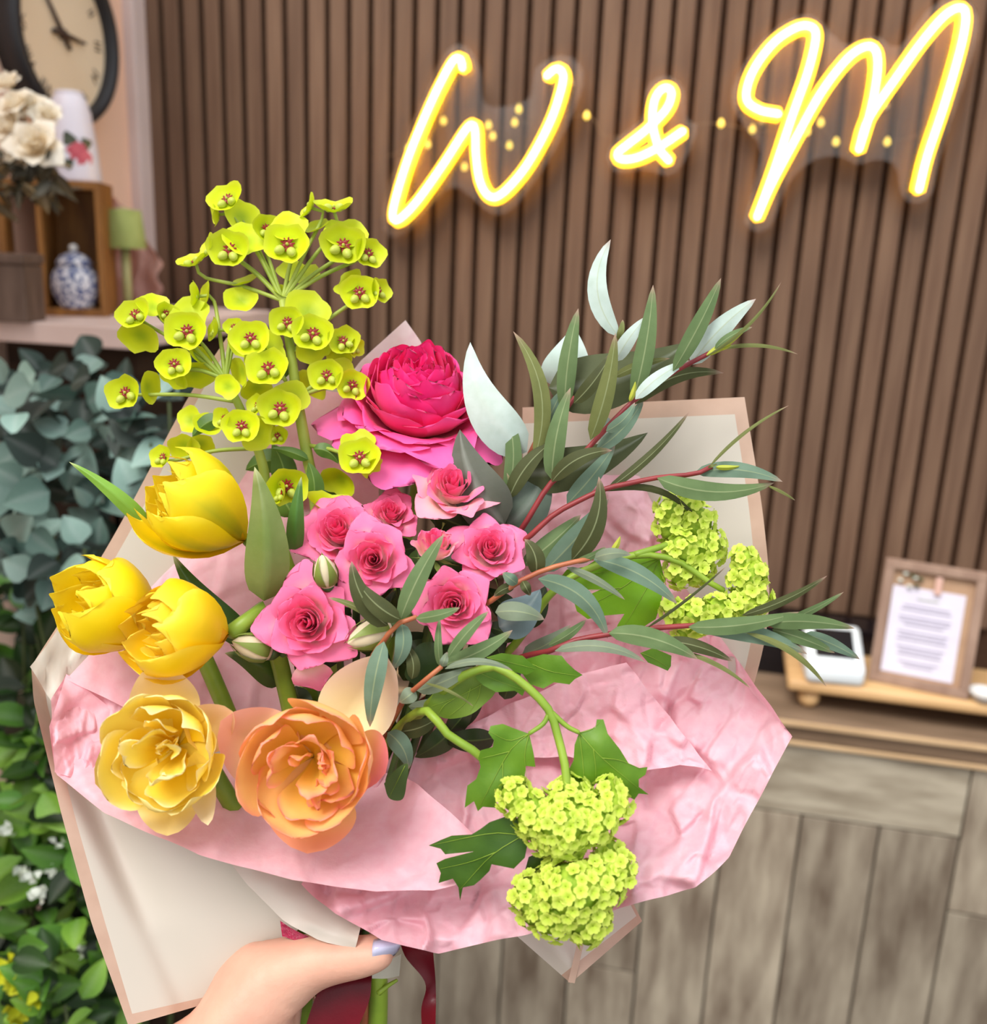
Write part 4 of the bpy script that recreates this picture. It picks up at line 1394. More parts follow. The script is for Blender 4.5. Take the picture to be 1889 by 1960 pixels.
for (x, y, r, axx, k, d) in H1:
    org, ax, s = cyathium(e1, (x, y), r, axx, d, k)
    nb = nodeB if y < 640 else (nodeM if y < 1150 else (nodeL2 if y < 1500 else nodeL3))
    if (x, y) in ((1590, 750), (1708, 735)):
        nb = nodeM
    mid = (org - ax * s * 1.1).lerp(nb, .5) + Vector((0, 0, .002))
    tube('flower_stalk', [org, org - ax * s * .9, mid, nb], [.0010, .0011, .0012, .0013], M['eustem'], e1, n=6, smoothn=12)
for i, (x, y, r, axx, d) in enumerate(B1):
    bract(e1, (x, y), r, axx, d, i)
# stem two: the left umbel
nodeA = ep(755, 1290, .540)
e2 = thing('euphorbia_stem', 'lime green euphorbia stem leaning out above the yellow tulips', 'euphorbia', tuple(BIND))
tube('stem', [BIND, at(600, 1400, .555), at(520, 1000, .548), ep(980, 1800, .545), ep(850, 1480, .542), nodeA], [.004, .004, .0036, .0033, .003, .0022], M['eustem'], e2, smoothn=46)
H2 = [(190, 885, 92, (-.15, .25, 1), 20, .538), (515, 990, 112, (-.05, .05, 1), 21, .534), (435, 1195, 92, (.15, .1, 1), 22, .534), (130, 1372, 98, (-.2, .0, 1), 23, .535),
      (910, 1035, 104, (.05, .1, 1), 24, .532), (690, 980, 70, (-.8, .1, .4), 25, .540), (805, 962, 52, (-.1, .2, .9), 26, .540), (1020, 1220, 112, (-.05, .2, 1), 27, .530),
      (1095, 1472, 112, (.05, .1, 1), 28, .530), (950, 1450, 66, (-.6, .1, .6), 29, .535), (855, 1582, 98, (.05, .05, 1), 30, .520), (745, 1535, 66, (-.55, .05, .8), 31, .524),
      (362, 1775, 70, (-.4, .2, .8), 32, .532), (1078, 1642, 58, (0, .1, 1), 33, .545), (385, 880, 66, (.6, .1, .5), 34, .540), (570, 770, 80, (-.9, .1, .25), 35, .548)]
B2 = [(225, 1015, 112, (-.1, -.6, .7), .544), (300, 840, 90, (.4, .5, .7), .546), (530, 905, 118, (.1, .5, .85), .543), (640, 790, 100, (-.7, .2, .4), .552), (560, 1250, 105, (.3, -.6, .5), .546),
      (590, 1140, 70, (.6, .4, .5), .545), (268, 1340, 92, (.75, .0, .25), .545), (1000, 1130, 128, (.05, .35, .95), .540), (770, 1335, 72, (.0, -.1, 1), .532), (860, 1240, 90, (-.6, -.2, .5), .545),
      (1150, 1420, 112, (.3, .3, .9), .541), (940, 1620, 100, (.5, -.4, .8), .530), (540, 1545, 78, (-.2, .2, .9), .546), (640, 1580, 80, (.3, .5, .7), .542), (500, 1700, 88, (.0, -.5, .7), .546), (1000, 1560, 70, (.5, -.5, .6), .545), (600, 1690, 80, (.3, -.6, .6), .548), (440, 1270, 80, (-.2, -.6, .6), .545), (850, 1090, 84, (.5, .3, .6), .546), (950, 1340, 90, (.2, -.7, .6), .548), (1040, 1080, 70, (.6, .4, .5), .545)]
for (x, y, r, axx, k, d) in H2:
    org, ax, s = cyathium(e2, (x, y), r, axx, d, k)
    nb = nodeA if y < 1300 else ep(760, 1460, .542)
    if x > 900:
        nb = ep(1130, 1300, .545) if y < 1300 else ep(960, 1690, .545)
    if x < 450 and 1300 < y < 1500:
        nb = ep(826, 1430, .542)
    if y > 1520 and x < 900:
        nb = ep(920, 1720, .545)
    tube('flower_stalk', [org, org - ax * s * .9, (org - ax * s).lerp(nb, .5) + Vector((0, 0, .002)), nb], [.0010, .0011, .0012, .0013], M['eustem'], e2, n=6, smoothn=12)
for i, (x, y, r, axx, d) in enumerate(B2):
    bract(e2, (x, y), r, axx, d, i)
V_, GL = None, (srgb(96, 132, 52), srgb(74, 108, 40))
for k, (b, tp2, w, bend, d) in enumerate([((590, 880), (520, 858), 22, 4, .540), ((600, 860), (648, 888), 30, -10, .538), ((600, 960), (590, 885), 40, 6, .536), ((560, 965), (540, 905), 60, 8, .560), ((540, 880), (470, 900), 50, 6, .562), ((420, 800), (368, 836), 34, 6, .540), ((610, 930), (660, 905), 50, 6, .556), ((560, 700), (480, 745), 44, 8, .556), ((545, 930), (520, 850), 54, 8, .558), ((640, 980), (600, 940), 60, 6, .552), ((560, 990), (520, 940), 52, 6, .545)]):
    V, F, C = leaf_geo(b, tp2, w, bend, fold=.2, db=d, dt=d, c0=GL[0], c1=GL[1], rib=srgb(150, 176, 90), seed=k)
    obj('leaf', V, F, M['leafgreen'], e1 if k % 2 else e2, C)
# two low blooms by the tulip leaf
for (px, py, r, axx, k, d) in ((548, 930, 34, (.35, -.2, .8), 40, .515), (536, 945, 22, (-.6, .2, .6), 41, .512), (628, 966, 34, (.2, .8, .4), 42, .525), (650, 920, 30, (-.3, -.5, .7), 43, .545)):
    c = ((px - 200) / .30704, (py - 330) / .30704)
    cyathium(e1, c, r / .30704, axx, d, k, glands=(k < 42))


# ------------------------------------------------------------------ viburnum
def floret_mesh():
    V, F, C = [], [], []
    a1, a2 = srgb(226, 238, 112), srgb(196, 220, 66)
    for p in range(5):
        a = 2 * PI * p / 5
        base = len(V)
        for i in range(4):
            u = i / 3
            for j in range(3):
                v = j - 1
                w = .46 * math.sin(PI * min(1, .22 + u * .5)) * (1 if i < 3 else .6)
                r = .08 + .92 * u
                z = .26 * math.sin(u * 2.0) + .10 * abs(v) * u
                x, y = r, w * v
                V.append(Vector((x * math.cos(a) - y * math.sin(a), x * math.sin(a) + y * math.cos(a), z)))
                C.append(mix(a2, a1, sst(0, .8, u)))
        for i in range(3):
            for j in range(2):
                q = base + i * 3 + j
                F.append((q, q + 1, q + 4, q + 3))
    o = obj('floret', V, F, M['floret'], None, C)
    m = o.data
    bpy.data.objects.remove(o)
    return m


flm = floret_mesh()


def snowball(root, lobes, d, fr_px, n, seed):
    """lobes: (px, py, radius px, depth offset); n florets over the union"""
    rs = random.Random(seed)
    cx = sum(l[0] for l in lobes) / len(lobes)
    cy = sum(l[1] for l in lobes) / len(lobes)
    head = bpy.data.objects.new('flower_head', None)
    head.empty_display_size = .01
    COL.objects.link(head)
    head.parent = root
    ORG[head] = ORG[root]
    cs = [(at(l[0], l[1], d + l[3]), l[2] * d / FPX) for l in lobes]
    tot = sum(r * r for _, r in cs)
    fs = fr_px * d / FPX
    for (c, r) in cs:
        V, F = lathe_geo([(.001, -r * .82), (r * .5, -r * .66), (r * .8, -r * .2), (r * .8, r * .2), (r * .5, r * .66), (.001, r * .82)], 10, c)
        obj('flower_core', V, F, M['vcore'], head)
        m = max(4, int(n * r * r / tot))
        for k in range(m):
            z = 1 - 2 * (k + .5) / m
            a = k * 2.39996 + rs.uniform(-.3, .3)
            q = math.sqrt(1 - z * z)
            v = Vector((q * math.cos(a), q * math.sin(a), z))
            v = RC @ Vector((v.x, v.y, v.z))
            p = c + v * r * rs.uniform(.86, 1.04)
            if any(o_ is not c and (p - o_).length < rr * .82 for o_, rr in cs):
                continue
            ax = (v + RC @ Vector((rs.uniform(-.35, .35), rs.uniform(-.35, .35), rs.uniform(0, .4)))).normalized()
            f = frame_from(ax, rs.uniform(0, 6.28))
            inst('floret', flm, Matrix.Translation(p) @ (f * fs * rs.uniform(.85, 1.12)).to_4x4(), head)
    return [c for c, _ in cs]


VG = (srgb(112, 154, 36), srgb(84, 130, 28))
VY = (srgb(126, 176, 22), srgb(104, 156, 18))


def lobed_leaf(parent, outline, centre, d, curl, key=VG, seed=0, tipd=.0):
    """leaf blade from its own outline with curved surface; veins as raised strips"""
    O = [Vector((p[0], p[1])) for p in outline]
    # densify
    P = []
    for i in range(len(O)):
        a, b = O[i], O[(i + 1) % len(O)]
        P += [a, a.lerp(b, .5)]
    c = Vector(centre)
    V, F, C = [], [], []
    K = 6
    rs = random.Random(seed)
    ox = rs.uniform(0, 90)

    def dep(p):
        q = (p - c)
        return d + curl * (q.length / 100) ** 2 * .01 + .0035 * noise.noise(Vector((p.x * .016 + ox, p.y * .016, 0))) + tipd * q.y / 100
    n = len(P)
    pts = list(P)
    x0, x1 = min(p.x for p in P), max(p.x for p in P)
    y0, y1 = min(p.y for p in P), max(p.y for p in P)
    stp = 11.0
    gy = y0 + stp / 2
    while gy < y1:
        gx = x0 + stp / 2
        while gx < x1:
            q = Vector((gx + rs.uniform(-2, 2), gy + rs.uniform(-2, 2)))
            if min((q - p).length for p in P) > 6:
                pts.append(q)
            gx += stp
        gy += stp
    res = geometry.delaunay_2d_cdt(pts, [(i, (i + 1) % n) for i in range(n)], [], 1, 1e-4)
    for q in res[0]:
        V.append(at(q.x, q.y, dep(q)))
        C.append(mix(key[0], key[1], .5 + .5 * noise.noise(Vector((q.x * .03 + ox, q.y * .03, 1)))))
    F = [tuple(f) for f in res[2]]
    o = obj('leaf', V, F, M['leafgreen'], parent, C)
    return o, dep


def veins(leaf, parent_org, lines, dep, w=1.6, col=None):
    for ln in lines:
        P = catmull([Vector((p[0], p[1], 0)) for p in ln], 8)
        P3 = [at(p.x, p.y, dep(Vector((p.x, p.y))) - .0004) for p in P]
        r = w * .5 / FPX * .5
        V, F = tube_geo(P3, [r * (1 - .7 * i / 7) for i in range(8)], 5)
        obj('vein', V, F, M['greenstem'], leaf)


def cx(p):   # crop [780,1180]-[1580,1880] to photo pixels
    return (780 + p[0] * .4235, 1180 + p[1] * .4235)


v1 = thing('viburnum_stem', 'arching green viburnum stem hanging its upper snowball bloom over the pink tissue', 'viburnum', tuple(BIND))
sp = [bd, (730, 1480, .565), (840, 1330, .482), (930, 1278, .468), (975, 1290, .464), (1020, 1325, .461), (1052, 1362, .459), (1068, 1410, .457), (1082, 1470, .452), (1085, 1520, .450)]
tube('stem', [at(*p) for p in sp], [.0026, .0026, .0024, .0026, .0026, .0025, .0024, .0021, .002, .0019], M['greenstem'], v1, smoothn=50)
snowball(v1, [(985, 1525, 34, 0), (1025, 1560, 44, -.002), (1075, 1580, 56, -.006), (1130, 1570, 48, -.004), (1170, 1540, 38, 0), (1165, 1510, 22, .002), (1090, 1530, 46, .004), (1040, 1600, 34, 0), (1085, 1610, 34, 0)], .452, 13.5, 420, 1)
L1 = [cx(p) for p in [(550, 530), (480, 505), (430, 485), (375, 495), (365, 525), (390, 560), (385, 590), (330, 605), (320, 640), (330, 680), (310, 735), (270, 765), (258, 865), (300, 835), (318, 880), (340, 860), (400, 865), (405, 800), (440, 790), (480, 770), (545, 775), (530, 720), (535, 675), (578, 680), (570, 620)]]
o, dp = lobed_leaf(v1, L1, cx((440, 650)), .458, .5, seed=1)
veins(o, None, [[cx((550, 530)), cx((460, 610)), cx((330, 850))], [cx((550, 530)), cx((460, 560)), cx((370, 520))], [cx((550, 530)), cx((530, 620)), cx((540, 760))], [cx((460, 610)), cx((400, 625)), cx((335, 640))], [cx((430, 660)), cx((430, 730)), cx((420, 800))]], dp)
L2 = [cx(p) for p in [(775, 525), (850, 500), (855, 465), (885, 465), (905, 530), (960, 600), (1000, 665), (1045, 685), (1085, 680), (1075, 715), (1045, 735), (1045, 770), (1090, 805), (1045, 800), (1025, 828), (990, 810), (960, 740), (900, 745), (860, 740), (830, 785), (780, 775), (740, 750), (725, 700), (750, 650), (755, 580)]]
o, dp = lobed_leaf(v1, L2, cx((870, 640)), .457, .5, seed=2)
veins(o, None, [[cx((775, 525)), cx((880, 640)), cx((1060, 790))], [cx((775, 525)), cx((830, 510)), cx((870, 475))], [cx((775, 525)), cx((790, 640)), cx((800, 770))], [cx((880, 640)), cx((960, 650)), cx((1060, 690))], [cx((840, 600)), cx((850, 680)), cx((850, 735))]], dp)
tube('petiole', [at(1052, 1362, .459), at(1040, 1385, .458), at(1013, 1404, .457)], [.0013, .0012, .001], M['greenstem'], v1, smoothn=10, n=6)
tube('petiole', [at(1056, 1364, .459), at(1085, 1390, .458), at(1108, 1402, .457)], [.0013, .0012, .001], M['greenstem'], v1, smoothn=10, n=6)

v2 = thing('viburnum_stem', 'low viburnum stem with the lowest round snowball bloom and a deeply lobed leaf', 'viburnum', tuple(BIND))
sp = [bd, (720, 1480, .56), (800, 1362, .480), (860, 1408, .468), (920, 1448, .466), (985, 1520, .470), (1040, 1620, .464), (1080, 1670, .455)]
tube('stem', [at(*p) for p in sp], [.0026, .0026, .0023, .0023, .0022, .0021, .002, .0019], M['greenstem'], v2, smoothn=44)
snowball(v2, [(1015, 1715, 40, 0), (1060, 1690, 40, -.003), (1095, 1705, 62, -.008), (1140, 1690, 54, -.004), (1175, 1660, 42, 0), (1165, 1630, 28, .003), (1060, 1745, 50, -.003), (1120, 1750, 50, -.003), (1125, 1785, 28, 0), (1020, 1745, 30, .002)], .452, 13.5, 420, 2)
L3 = [cx(p) for p in [(500, 912), (540, 1040), (530, 1090), (480, 1140), (430, 1130), (380, 1120), (370, 1150), (330, 1190), (300, 1215), (250, 1225), (237, 1285), (230, 1225), (205, 1185), (140, 1205), (150, 1160), (130, 1115), (170, 1095), (300, 1062), (170, 1075), (150, 1050), (95, 1035), (150, 1010), (200, 990), (290, 985), (330, 960), (370, 930), (440, 905)]]
o, dp = lobed_leaf(v2, L3, cx((420, 1040)), .456, .5, key=(srgb(74, 112, 28), srgb(52, 88, 22)), seed=3)
veins(o, None, [[cx((520, 990)), cx((380, 1080)), cx((240, 1230))], [cx((520, 990)), cx((380, 980)), cx((110, 1033))], [cx((400, 1065)), cx((280, 1110)), cx((150, 1140))]], dp)
L4 = [(1012, 1640), (1050, 1625), (1075, 1640), (1070, 1680), (1035, 1690), (1010, 1720), (998, 1690)]
lobed_leaf(v2, L4, (1040, 1660), .462, .2, key=(srgb(64, 92, 28), srgb(48, 72, 22)), seed=4)

v3 = thing('viburnum_stem', 'viburnum stem with two snowball blooms and a big bright leaf against the taupe paper', 'viburnum', tuple(BIND))
sp = [bd, (770, 1400, .58), (960, 1260, .53), (1060, 1130, .512), (1150, 1080, .510), (1230, 1062, .509), (1300, 1075, .508), (1350, 1110, .507), (1385, 1130, .507)]
tube('stem', [at(*p) for p in sp], [.0026, .0028, .003, .0026, .0022, .0022, .002, .0018, .0015], M['greenstem'], v3, smoothn=44)
tube('stem', [at(1215, 1062, .509), at(1260, 1048, .510), at(1310, 1030, .514)], [.002, .0018, .0015], M['greenstem'], v3, smoothn=12)
snowball(v3, [(1285, 975, 30, 0), (1318, 965, 26, 0), (1330, 1000, 40, .004), (1345, 1045, 44, .006), (1310, 1050, 38, 0), (1330, 1085, 36, .004), (1300, 1095, 28, .002), (1280, 1010, 26, .003)], .514, 12.5, 240, 3)
snowball(v3, [(1425, 1075, 26, 0), (1430, 1105, 36, 0), (1440, 1140, 36, 0), (1415, 1165, 34, -.002), (1375, 1170, 34, -.003), (1335, 1180, 34, -.003), (1300, 1178, 26, 0), (1285, 1165, 20, 0), (1395, 1185, 26, .003), (1310, 1205, 22, .004)], .506, 13, 240, 4)
L5 = [(1262, 1066), (1215, 1055), (1180, 1062), (1140, 1072), (1120, 1085), (1085, 1090), (1072, 1106), (1090, 1118), (1100, 1130), (1150, 1128), (1120, 1142), (1098, 1150), (1104, 1170), (1125, 1185), (1160, 1178), (1195, 1175), (1182, 1196), (1176, 1216), (1200, 1210), (1222, 1206), (1255, 1185), (1266, 1150), (1272, 1110)]
o, dp = lobed_leaf(v3, L5, (1195, 1125), .515, .4, key=VY, seed=5)
veins(o, None, [[(1262, 1068), (1190, 1125), (1105, 1170)], [(1262, 1068), (1180, 1090), (1080, 1106)], [(1262, 1068), (1235, 1130), (1190, 1205)], [(1190, 1125), (1150, 1128), (1110, 1134)], [(1225, 1100), (1180, 1085), (1140, 1080)]], dp)
vl = [([(818, 1352), (835, 1320), (870, 1295), (920, 1285), (945, 1300), (948, 1325), (930, 1345), (900, 1368), (860, 1376), (835, 1368)], (880, 1332), .478, (srgb(128, 158, 56), srgb(108, 140, 44)), [[(940, 1300), (880, 1332), (825, 1352)], [(900, 1318), (890, 1345), (860, 1370)], [(870, 1337), (850, 1350), (840, 1365)], [(920, 1310), (915, 1335), (900, 1362)]]),
      ([(905, 1280), (940, 1278), (985, 1290), (1010, 1310), (1000, 1332), (985, 1322), (950, 1325), (925, 1312), (912, 1300)], (955, 1302), .472, VG, [[(905, 1282), (950, 1302), (1000, 1320)]]),
      ([(930, 1258), (960, 1250), (1000, 1255), (1015, 1268), (1030, 1280), (1008, 1292), (980, 1285), (950, 1272)], (975, 1268), .478, VG, [[(932, 1259), (975, 1268), (1025, 1280)]]),
      ([(1005, 1262), (1040, 1252), (1075, 1255), (1085, 1268), (1100, 1282), (1115, 1292), (1100, 1300), (1090, 1310), (1060, 1306), (1040, 1318), (1015, 1310), (1000, 1290)], (1050, 1284), .484, VG, [[(1005, 1265), (1050, 1284), (1105, 1293)]]),
      ([(1225, 1250), (1250, 1240), (1285, 1255), (1284, 1275), (1278, 1284), (1260, 1276), (1240, 1268)], (1255, 1262), .500, VG, [[(1228, 1250), (1255, 1262), (1280, 1278)]]),
      ([(780, 1270), (800, 1235), (830, 1230), (850, 1260), (840, 1290), (800, 1310), (775, 1295)], (812, 1270), .495, (srgb(52, 76, 26), srgb(38, 58, 20)), []),
      ([(735, 1500), (755, 1475), (780, 1462), (778, 1500), (770, 1530), (745, 1528)], (760, 1502), .482, (srgb(84, 110, 46), srgb(64, 88, 36)), [[(775, 1466), (758, 1500), (745, 1526)]])]
for i, (ol, c, d, key, vn) in enumerate(vl):
    o, dp = lobed_leaf(v1 if i != 4 else v3, ring(ol, 34) if i in (0, 5, 6) else ol, c, d, .4, key=key, seed=20 + i)
    veins(o, None, vn, dp, 1.3)


# ------------------------------------------------------------------ papers
CELLS = {}


def cell(ix, iy, seed):
    """one jittered facet centre with its own tilt"""
    k = (ix, iy, seed)
    c = CELLS.get(k)
    if c is None:
        r = random.Random((ix * 73856093) ^ (iy * 19349663) ^ (int(seed * 10) * 83492791))
        c = (ix + r.random(), iy + r.random(), r.uniform(-.62, .62), r.uniform(-.62, .62), r.uniform(-.3, .3))
        CELLS[k] = c
    return c


def facets(q, seed):
    """height field of flat facets meeting in creases, like crumpled paper"""
    ix, iy = math.floor(q.x), math.floor(q.y)
    near = []
    for i in (-1, 0, 1):
        for j in (-1, 0, 1):
            c = cell(ix + i, iy + j, seed)
            near.append((math.hypot(q.x - c[0], q.y - c[1]), c))
    near.sort()
    h = wsum = 0.0
    d0 = near[0][0]
    for d_, c in near[:4]:
        w_ = math.exp(-(d_ - d0) * 26)
        h += w_ * (((q.x - c[0]) * c[2] + (q.y - c[1]) * c[3]) * 2.2 + c[4] * .5)
        wsum += w_
    return h / wsum


def sheet(name, A, B, mat, parent=None, nu=30, nv=30, bulge=0.0, crumple=0.0, freq=.02, seed=0, border=None, bmat=None, lin=True, extra=None, edge_keep=0.0, label=None, cat=None):
    """surface ruled between two edge curves given as (px,py,depth); v runs A->B"""
    fa = polyl if lin else catmull
    us = [i / nu for i in range(nu + 1)]
    vs = [i / nv for i in range(nv + 1)]
    border = border or {}
    for kk, arr in (('u0', us), ('u1', us), ('v0', vs), ('v1', vs)):
        if kk in border:
            x = border[kk] if kk[1] == '0' else 1 - border[kk]
            arr[:] = sorted([a for a in arr if abs(a - x) > .3 / max(nu, nv)] + [x])
            if 0.0 not in arr:
                arr.insert(0, 0.0)
            if 1.0 not in arr:
                arr.append(1.0)
    NA = 400
    PA = fa([Vector(p) for p in A], NA + 1)
    PB = fa([Vector(p) for p in B], NA + 1)

    def samp(P, u):
        x = u * NA
        i = min(NA - 1, int(x))
        return P[i].lerp(P[i + 1], x - i)
    V = []
    for u in us:
        a, b = samp(PA, u), samp(PB, u)
        for v in vs:
            p = a.lerp(b, v)
            d = p.z - bulge * math.sin(PI * v)
            if crumple:
                q = Vector((p.x * freq, p.y * freq, seed * 3.7))
                q = Vector((q.x, q.y * .75 + .25 * q.x, q.z))
                d += crumple * (facets(q, seed) + .40 * facets(q * 2.1 + Vector((4, 7, 0)), seed + 1) + .10 * facets(q * 4.6 + Vector((1, 3, 0)), seed + 2))
                w = min(5.0, crumple * 500)
                p = p + Vector((noise.noise(q * 2 + Vector((11, 0, 0))) * w, noise.noise(q * 2 + Vector((0, 17, 0))) * w, 0))
            if extra:
                d += extra(u, v, p)
            V.append(at(p.x, p.y, d))
    n2 = len(vs)
    Fm, Fb = [], []
    for i in range(len(us) - 1):
        for j in range(n2 - 1):
            f = (i * n2 + j, i * n2 + j + 1, (i + 1) * n2 + j + 1, (i + 1) * n2 + j)
            um, vm = (us[i] + us[i + 1]) / 2, (vs[j] + vs[j + 1]) / 2
            isb = ('u0' in border and um < border['u0']) or ('u1' in border and um > 1 - border['u1']) or ('v0' in border and vm < border['v0']) or ('v1' in border and vm > 1 - border['v1'])
            (Fb if isb else Fm).append(f)
    o = obj(name, V, Fm, mat, parent, loc=None if parent else tuple(V[0]))
    if Fb:
        used = sorted({i for f in Fb for i in f})
        mp_ = {a: i for i, a in enumerate(used)}
        obj('border', [V[i] for i in used], [tuple(mp_[i] for i in f) for f in Fb], bmat, o)
    if label:
        tag(o, label, cat)
    return o


# back sheets of the taupe wrap
sheet('wrapping_paper', [(1000, 780, .588), (1000, 1000, .600), (990, 1200, .605), (1000, 1460, .605)], [(1425, 760, .560), (1462, 1000, .552), (1471, 1170, .546), (1440, 1320, .541), (1392, 1450, .537)], M['wrap'], nu=34, nv=34,
      border={'v1': .055, 'u0': .045}, bmat=M['border'], lin=False, label='taupe wrapping sheet with rose gold edge standing up behind the viburnum', cat='wrapping paper')
sheet('wrapping_paper', [(650, 745, .605), (700, 900, .610), (700, 1100, .605), (560, 1420, .580)], [(434, 646, .592), (358, 765, .585), (208, 1042, .560), (62, 1272, .522)], M['wrap'], nu=34, nv=34,
      border={'v1': .05}, bmat=M['border'], lin=False, label='taupe wrapping sheet with rose gold edge behind the yellow tulips', cat='wrapping paper')


def crease(u, v, p):
    # soft dent running down from the tissue
    a, b = Vector((150, 1470)), Vector((292, 1780))
    q = Vector((p.x, p.y))
    t_ = max(0, min(1, (q - a).dot(b - a) / (b - a).length_squared))
    dd = (q - a.lerp(b, t_))
    side = (b - a).normalized()
    s_ = dd.x * side.y - dd.y * side.x
    return .020 * (1 - .8 * t_) * math.exp(-(s_ / 55) ** 2) * (1 if s_ > 0 else math.exp(-(s_ / 26) ** 2)) + .004 * math.exp(-((p.x - 300) / 140) ** 2)


sheet('wrapping_paper', [(60, 1276, .520), (64, 1340, .515), (118, 1560, .508), (176, 1770, .504), (246, 1964, .500)], [(420, 1330, .580), (460, 1430, .555), (500, 1600, .522), (575, 1775, .522), (440, 1908, .519)], M['wrap'], nu=40, nv=36,
      border={'v0': .066, 'u1': .03}, bmat=M['border'], extra=crease, label='taupe wrapping sheet with pink border folded round the front above the hand', cat='wrapping paper')
sheet('wrapping_paper', [(120, 1192, .535), (92, 1232, .528), (58, 1276, .519)], [(170, 1260, .536), (150, 1300, .532), (132, 1400, .520)], M['wrap'], nu=8, nv=10, crumple=.003, freq=.03, label='small crumpled fold of taupe wrap beside the overlapping yellow tulips', cat='wrapping paper')
sheet('wrapping_paper', [(395, 1590, .506), (470, 1690, .503), (546, 1766, .501), (615, 1802, .498), (680, 1816, .496)], [(520, 1600, .524), (600, 1650, .526), (660, 1720, .520), (684, 1765, .505), (690, 1775, .499)], M['wrap'], nu=20, nv=14, bulge=.004, crumple=.0015, freq=.02, label='narrow taupe wrap flap overlapping just above the thumb', cat='wrapping paper')
sheet('wrapping_paper', [(960, 1700, .535), (985, 1788, .530), (1092, 1882, .520)], [(1150, 1640, .535), (1205, 1715, .528), (1229, 1763, .520)], M['wrap'], nu=20, nv=20,
      border={'u1': .10, 'v1': .03}, bmat=M['border'], extra=lambda u, v, p: -.006 * math.exp(-((v - .12 - .2 * (1 - u)) / .12) ** 2), label='taupe wrap corner with rose gold edge pointing down below the snowball blooms', cat='wrapping paper')
sheet('fold_strip', [(1107, 1795, .5145), (1087, 1880, .5145)], [(1119, 1798, .514), (1100, 1882, .514)], M['border'], bpy.data.objects['wrapping_paper.005'], nu=4, nv=2)

# pink tissue
sheet('tissue_paper', [(640, 1600, .510), (720, 1500, .53), (770, 1400, .548), (830, 1330, .555), (930, 1280, .556), (1050, 1235, .555), (1180, 1190, .550), (1300, 1180, .545), (1380, 1225, .535)],
      [(576, 1692, .484), (640, 1752, .480), (730, 1800, .476), (840, 1822, .474), (1010, 1790, .474), (1190, 1738, .474), (1330, 1700, .478), (1395, 1640, .484), (1455, 1525, .490), (1519, 1410, .497), (1442, 1308, .512)],
      M['tissue'], nu=230, nv=150, crumple=.017, freq=.0075, seed=2, bulge=-.012, label='crumpled pink tissue paper spreading under the hanging snowball blooms', cat='tissue paper')
sheet('tissue_paper', [(128, 1290, .520), (230, 1370, .525), (400, 1440, .532), (600, 1470, .534), (760, 1480, .525), (800, 1500, .508), (850, 1545, .492), (910, 1600, .482)],
      [(94, 1390, .505), (106, 1482, .492), (200, 1556, .478), (380, 1636, .466), (560, 1685, .462), (720, 1707, .462), (830, 1704, .464), (925, 1680, .470)],
      M['tissue'], nu=130, nv=60, crumple=.006, freq=.005, seed=5, bulge=-.004, label='smooth pink tissue band across the front below the peach and lemon tulips', cat='tissue paper')
sheet('tissue_paper', [(350, 1060, .566), (450, 940, .574), (580, 740, .584), (720, 760, .590)], [(128, 1300, .519), (330, 1400, .534), (540, 1430, .545), (740, 1420, .560)], M['tissue'], nu=60, nv=50, crumple=.006, freq=.006, seed=8, label='pink tissue paper lining the wrap behind the yellow tulips', cat='tissue paper')
sheet('tissue_paper', [(98, 1340, .508), (125, 1292, .530), (200, 1300, .535), (300, 1330, .535)], [(104, 1478, .494), (180, 1500, .500), (240, 1510, .505), (300, 1520, .510)], M['tissue'], nu=70, nv=60, crumple=.006, freq=.014, seed=12, label='tightly crumpled pink tissue corner between lemon tulip and taupe edge', cat='tissue paper')
sheet('tissue_paper', [(980, 1000, .585), (1060, 930, .585), (1150, 908, .575), (1225, 912, .566), (1258, 980, .560), (1285, 1085, .556)], [(940, 1300, .570), (1050, 1300, .565), (1150, 1290, .560), (1230, 1280, .555), (1330, 1260, .548), (1400, 1250, .538)], M['tissue'], nu=90, nv=80, crumple=.008, freq=.012, seed=15, label='pale pink tissue standing up between the eucalyptus and the snowball blooms', cat='tissue paper')
sheet('tissue_paper', [(840, 1420, .540), (980, 1345, .534), (1110, 1290, .526), (1200, 1268, .522)], [(960, 1450, .524), (1090, 1448, .514), (1220, 1478, .508), (1300, 1462, .506), (1362, 1474, .505)], M['tissue'], nu=90, nv=60, crumple=.007, freq=.012, seed=21, label='folded over flap of pink tissue above the hanging snowball blooms', cat='tissue paper')
sheet('tissue_paper', [(640, 760, .590), (690, 690, .588), (776, 613, .585)], [(780, 820, .590), (840, 760, .588), (806, 655, .585)], M['tissuew'], nu=16, nv=16, crumple=.002, freq=.02, seed=17, label='whitish tissue tip poking up behind the hot pink ranunculus', cat='tissue paper')

# ------------------------------------------------------------------ ribbon and cut stems
rbn = thing('ribbon', 'dark wine red satin ribbon tied round the stems with hanging tails', 'ribbon', tuple(BIND))


def band(name, A, B, mat, parent, nu=20, nv=4):
    V, F = [], []
    PA = catmull([at(*p) for p in A], nu + 1)
    PB = catmull([at(*p) for p in B], nu + 1)
    for i in range(nu + 1):
        for j in range(nv + 1):
            V.append(PA[i].lerp(PB[i], j / nv))
    for i in range(nu):
        for j in range(nv):
            k = i * (nv + 1) + j
            F.append((k, k + 1, k + nv + 2, k + nv + 1))
    return obj(name, V, F, mat, parent)


